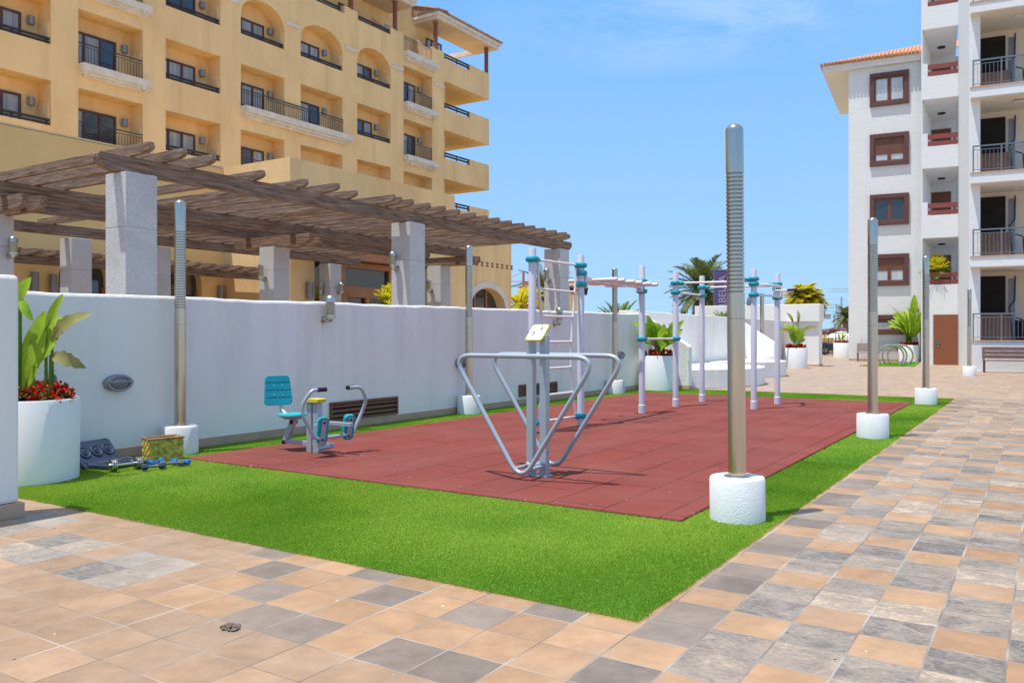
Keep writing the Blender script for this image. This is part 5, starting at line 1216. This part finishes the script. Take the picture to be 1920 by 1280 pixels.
m = MB(); m.box(-6, 3.4, -.03, .03, 1.52, 1.57); m.box(-6, 3.4, -.03, .03, .15, .2); m.build('rail', 'iron_black', t)
for k in range(40):
    m = MB(); x = -6 + k * .24; r_ = .03 if k % 6 == 0 else .012; m.box(x - r_, x + r_, -.02, .02, 0, 1.56); m.build('bar', 'iron_black', t)
g = MB(); g.prism([(-60, 70), (40, 70), (40, 140), (-60, 140)], 'z', -.05, .02); o = g.build('dry_field', 'dry_grass'); struct(o)
m = MB(); m.prism([(0, .0), (30, 0), (30, 1.6), (0, 1.2)], 'x', 0, 6); o = m.build('bank', 'dry_grass'); o.location = (-16, 68, 0); o.rotation_euler = (0, 0, 0); struct(o)
o.location = (-19, 66, -.02)
t = thing('low_white_wall', (-11.75, 62.0, 0), 'low white wall behind the planter at the corner of the white block', 'wall')
m = MB(); m.box(-.9, 2.2, 0, .25, 0, 1.25); m.build('wall_body', 'white_render', t, bevel=.02)
t = thing('white_parasol', (-13.3, 68.0, 0), 'small white parasol behind the low wall at the corner of the white block', 'parasol')
m = MB(); m.lathe([(1.1, 1.1), (1.0, 1.35), (.6, 1.58), (.1, 1.68), (0, 1.7)], 20); m.build('canopy', 'canvas', t, smooth=True); m = MB(); m.lathe([(.03, 0), (.03, 1.65)], 8); m.build('pole', 'rail_grey', t)
def crane(loc, h, arm, rz, label, mat, r=1.0):
    t = thing('tower_crane', loc, label, 'crane', 'construction cranes on the skyline', rz=rz)
    m = MB(); n = int(h / (2 * r))
    for sx in (-1, 1):
        for sy in (-1, 1): m.tube([(sx * r, sy * r, 0), (sx * r, sy * r, h)], .16 * r, 4)
    for k in range(n):
        z0, z1 = h * k / n, h * (k + 1) / n; s = 1 if k % 2 else -1
        for (a, b) in (((-r * s, -r), (r * s, -r)), ((-r * s, r), (r * s, r)), ((-r, -r * s), (-r, r * s)), ((r, -r * s), (r, r * s))): m.tube([(*a, z0), (*b, z1)], .1 * r, 4)
    m.build('mast', mat, t)
    m = MB(); q = int(arm[1] / (2 * r))
    for (y, z) in ((-r * .7, 0), (r * .7, 0), (0, 1.6 * r)): m.tube([(arm[0], y, h + z), (arm[1], y, h + z)], .14 * r, 4)
    for k in range(q): m.tube([(k * 2 * r, -r * .7, h), ((k + .5) * 2 * r, 0, h + 1.6 * r), ((k + 1) * 2 * r, r * .7, h)], .08 * r, 4)
    m.build('jib', mat, t)
    m = MB(); m.tube([(0, 0, h), (0, 0, h + 5 * r)], .4 * r, 4); m.tube([(0, 0, h + 5 * r), (arm[1] * .7, 0, h + 1.6 * r)], .07 * r, 4); m.tube([(0, 0, h + 5 * r), (arm[0], 0, h + 1)], .07 * r, 4); m.build('mast_head', mat, t)
    m = MB(); m.box(arm[0], arm[0] + 3 * r, -r, r, h - 2.5 * r, h); m.build('counterweight', mat, t); return t
crane((-71.7, 367, 0), 12.8, (-4, 24), R(212), 'grey tower crane with a long jib above the palms by the white block', 'crane_grey', .9)
crane((-82.4, 410.4, 0), 11.2, (-5.5, 4.5), R(30), 'lower grey crane with a short jib by the corner of the white block', 'crane_grey', .9)
crane((-60, 374.8, 0), 19.6, (-6, 19), R(212), 'tall faint crane whose jib reaches out from behind the white block', 'crane_grey', .7)
crane((-118, 190, 0), 14.5, (-6, 16), R(30), 'red crane mast beside the hotel corner', 'crane_red', .8)
t = thing('far_house', (-128, 205, 0), 'distant terracotta topped house behind the yellow palm', 'building')
m = MB(); m.box(0, 14, 0, 10, 0, 15); m.build('wall', 'stucco_pale', t); m = MB(); m.prism([(-1, 15), (15, 15), (7, 18.5)], 'y', -1, 11); m.build('roof', 'roof_tile', t)
def street_lamp(loc, h, label):
    t = thing('street_lamp', loc, label, 'street lamp', 'black ornamental street lamps')
    m = MB(); m.lathe([(.09, 0), (.07, .6), (.045, .8), (.04, h - .9), (.07, h - .85), (.04, h - .6), (.02, h)], 10); m.build('post', 'iron_black', t, smooth=True)
    for s in (-1, 1):
        m = MB(); m.tube(fillet([(0, 0, h - .9), (s * .25, s * .16, h - .55), (s * .5, s * .32, h - .8)], .15), .02, 6); m.build('arm', 'iron_black', t)
        m = MB(); m.lathe([(.02, -.32), (.07, -.28), (.12, .0), (.14, .02), (.04, .12), (0, .16)], 8, (s * .5, s * .32, h - .55)); m.build('lantern', 'iron_black', t)
    m = MB(); m.lathe([(.03, -.1), (.10, -.0), (.16, .3), (.18, .34), (.05, .46), (0, .52)], 8, (0, 0, h)); m.build('lantern', 'iron_black', t); return t
S0 = street_lamp((-26.75, 42.3, 0), 3.35, 'black ornamental street lamp by the hotel corner')
dup(S0, (-18.9, 35.5, .85), 'black ornamental street lamp between the end granite column and the climbing ladder', .9)
t = thing('banner_flag', (-14.75, 44.1, 0), 'tall purple vertical banner with pale lettering behind the near light pole', 'banner', rz=R(32))
m = MB(); m.tube([(-.42, 0, 0), (-.42, 0, 4.95)], .03, 8); m.tube([(-.62, 0, 4.93), (.62, 0, 4.93)], .025, 8); m.build('pole', 'rail_grey', t)
m = MB(); m.prism([(-.6, 4.9), (.6, 4.9), (.46, 4.55), (.46, 2.2), (-.42, 2.2), (-.42, 4.5)], 'y', -.01, .01); m.build('cloth', 'banner', t)
cu = bpy.data.curves.new('lettering', 'FONT'); cu.body = 'MARBELLA'; cu.size = .55; cu.extrude = .004
tx = bpy.data.objects.new('tmp_text', cu); C.objects.link(tx)
dg = bpy.context.evaluated_depsgraph_get(); me = bpy.data.meshes.new_from_object(tx.evaluated_get(dg)); bpy.data.objects.remove(tx)
me.materials.clear(); me.materials.append(MATS['banner_text'])
o = bpy.data.objects.new('lettering', me); C.objects.link(o); o.parent = t
o.matrix_local = Matrix.Translation((.2, -.016, 2.0)) @ Matrix.Rotation(R(90), 4, 'X') @ Matrix.Rotation(R(90), 4, 'Z')
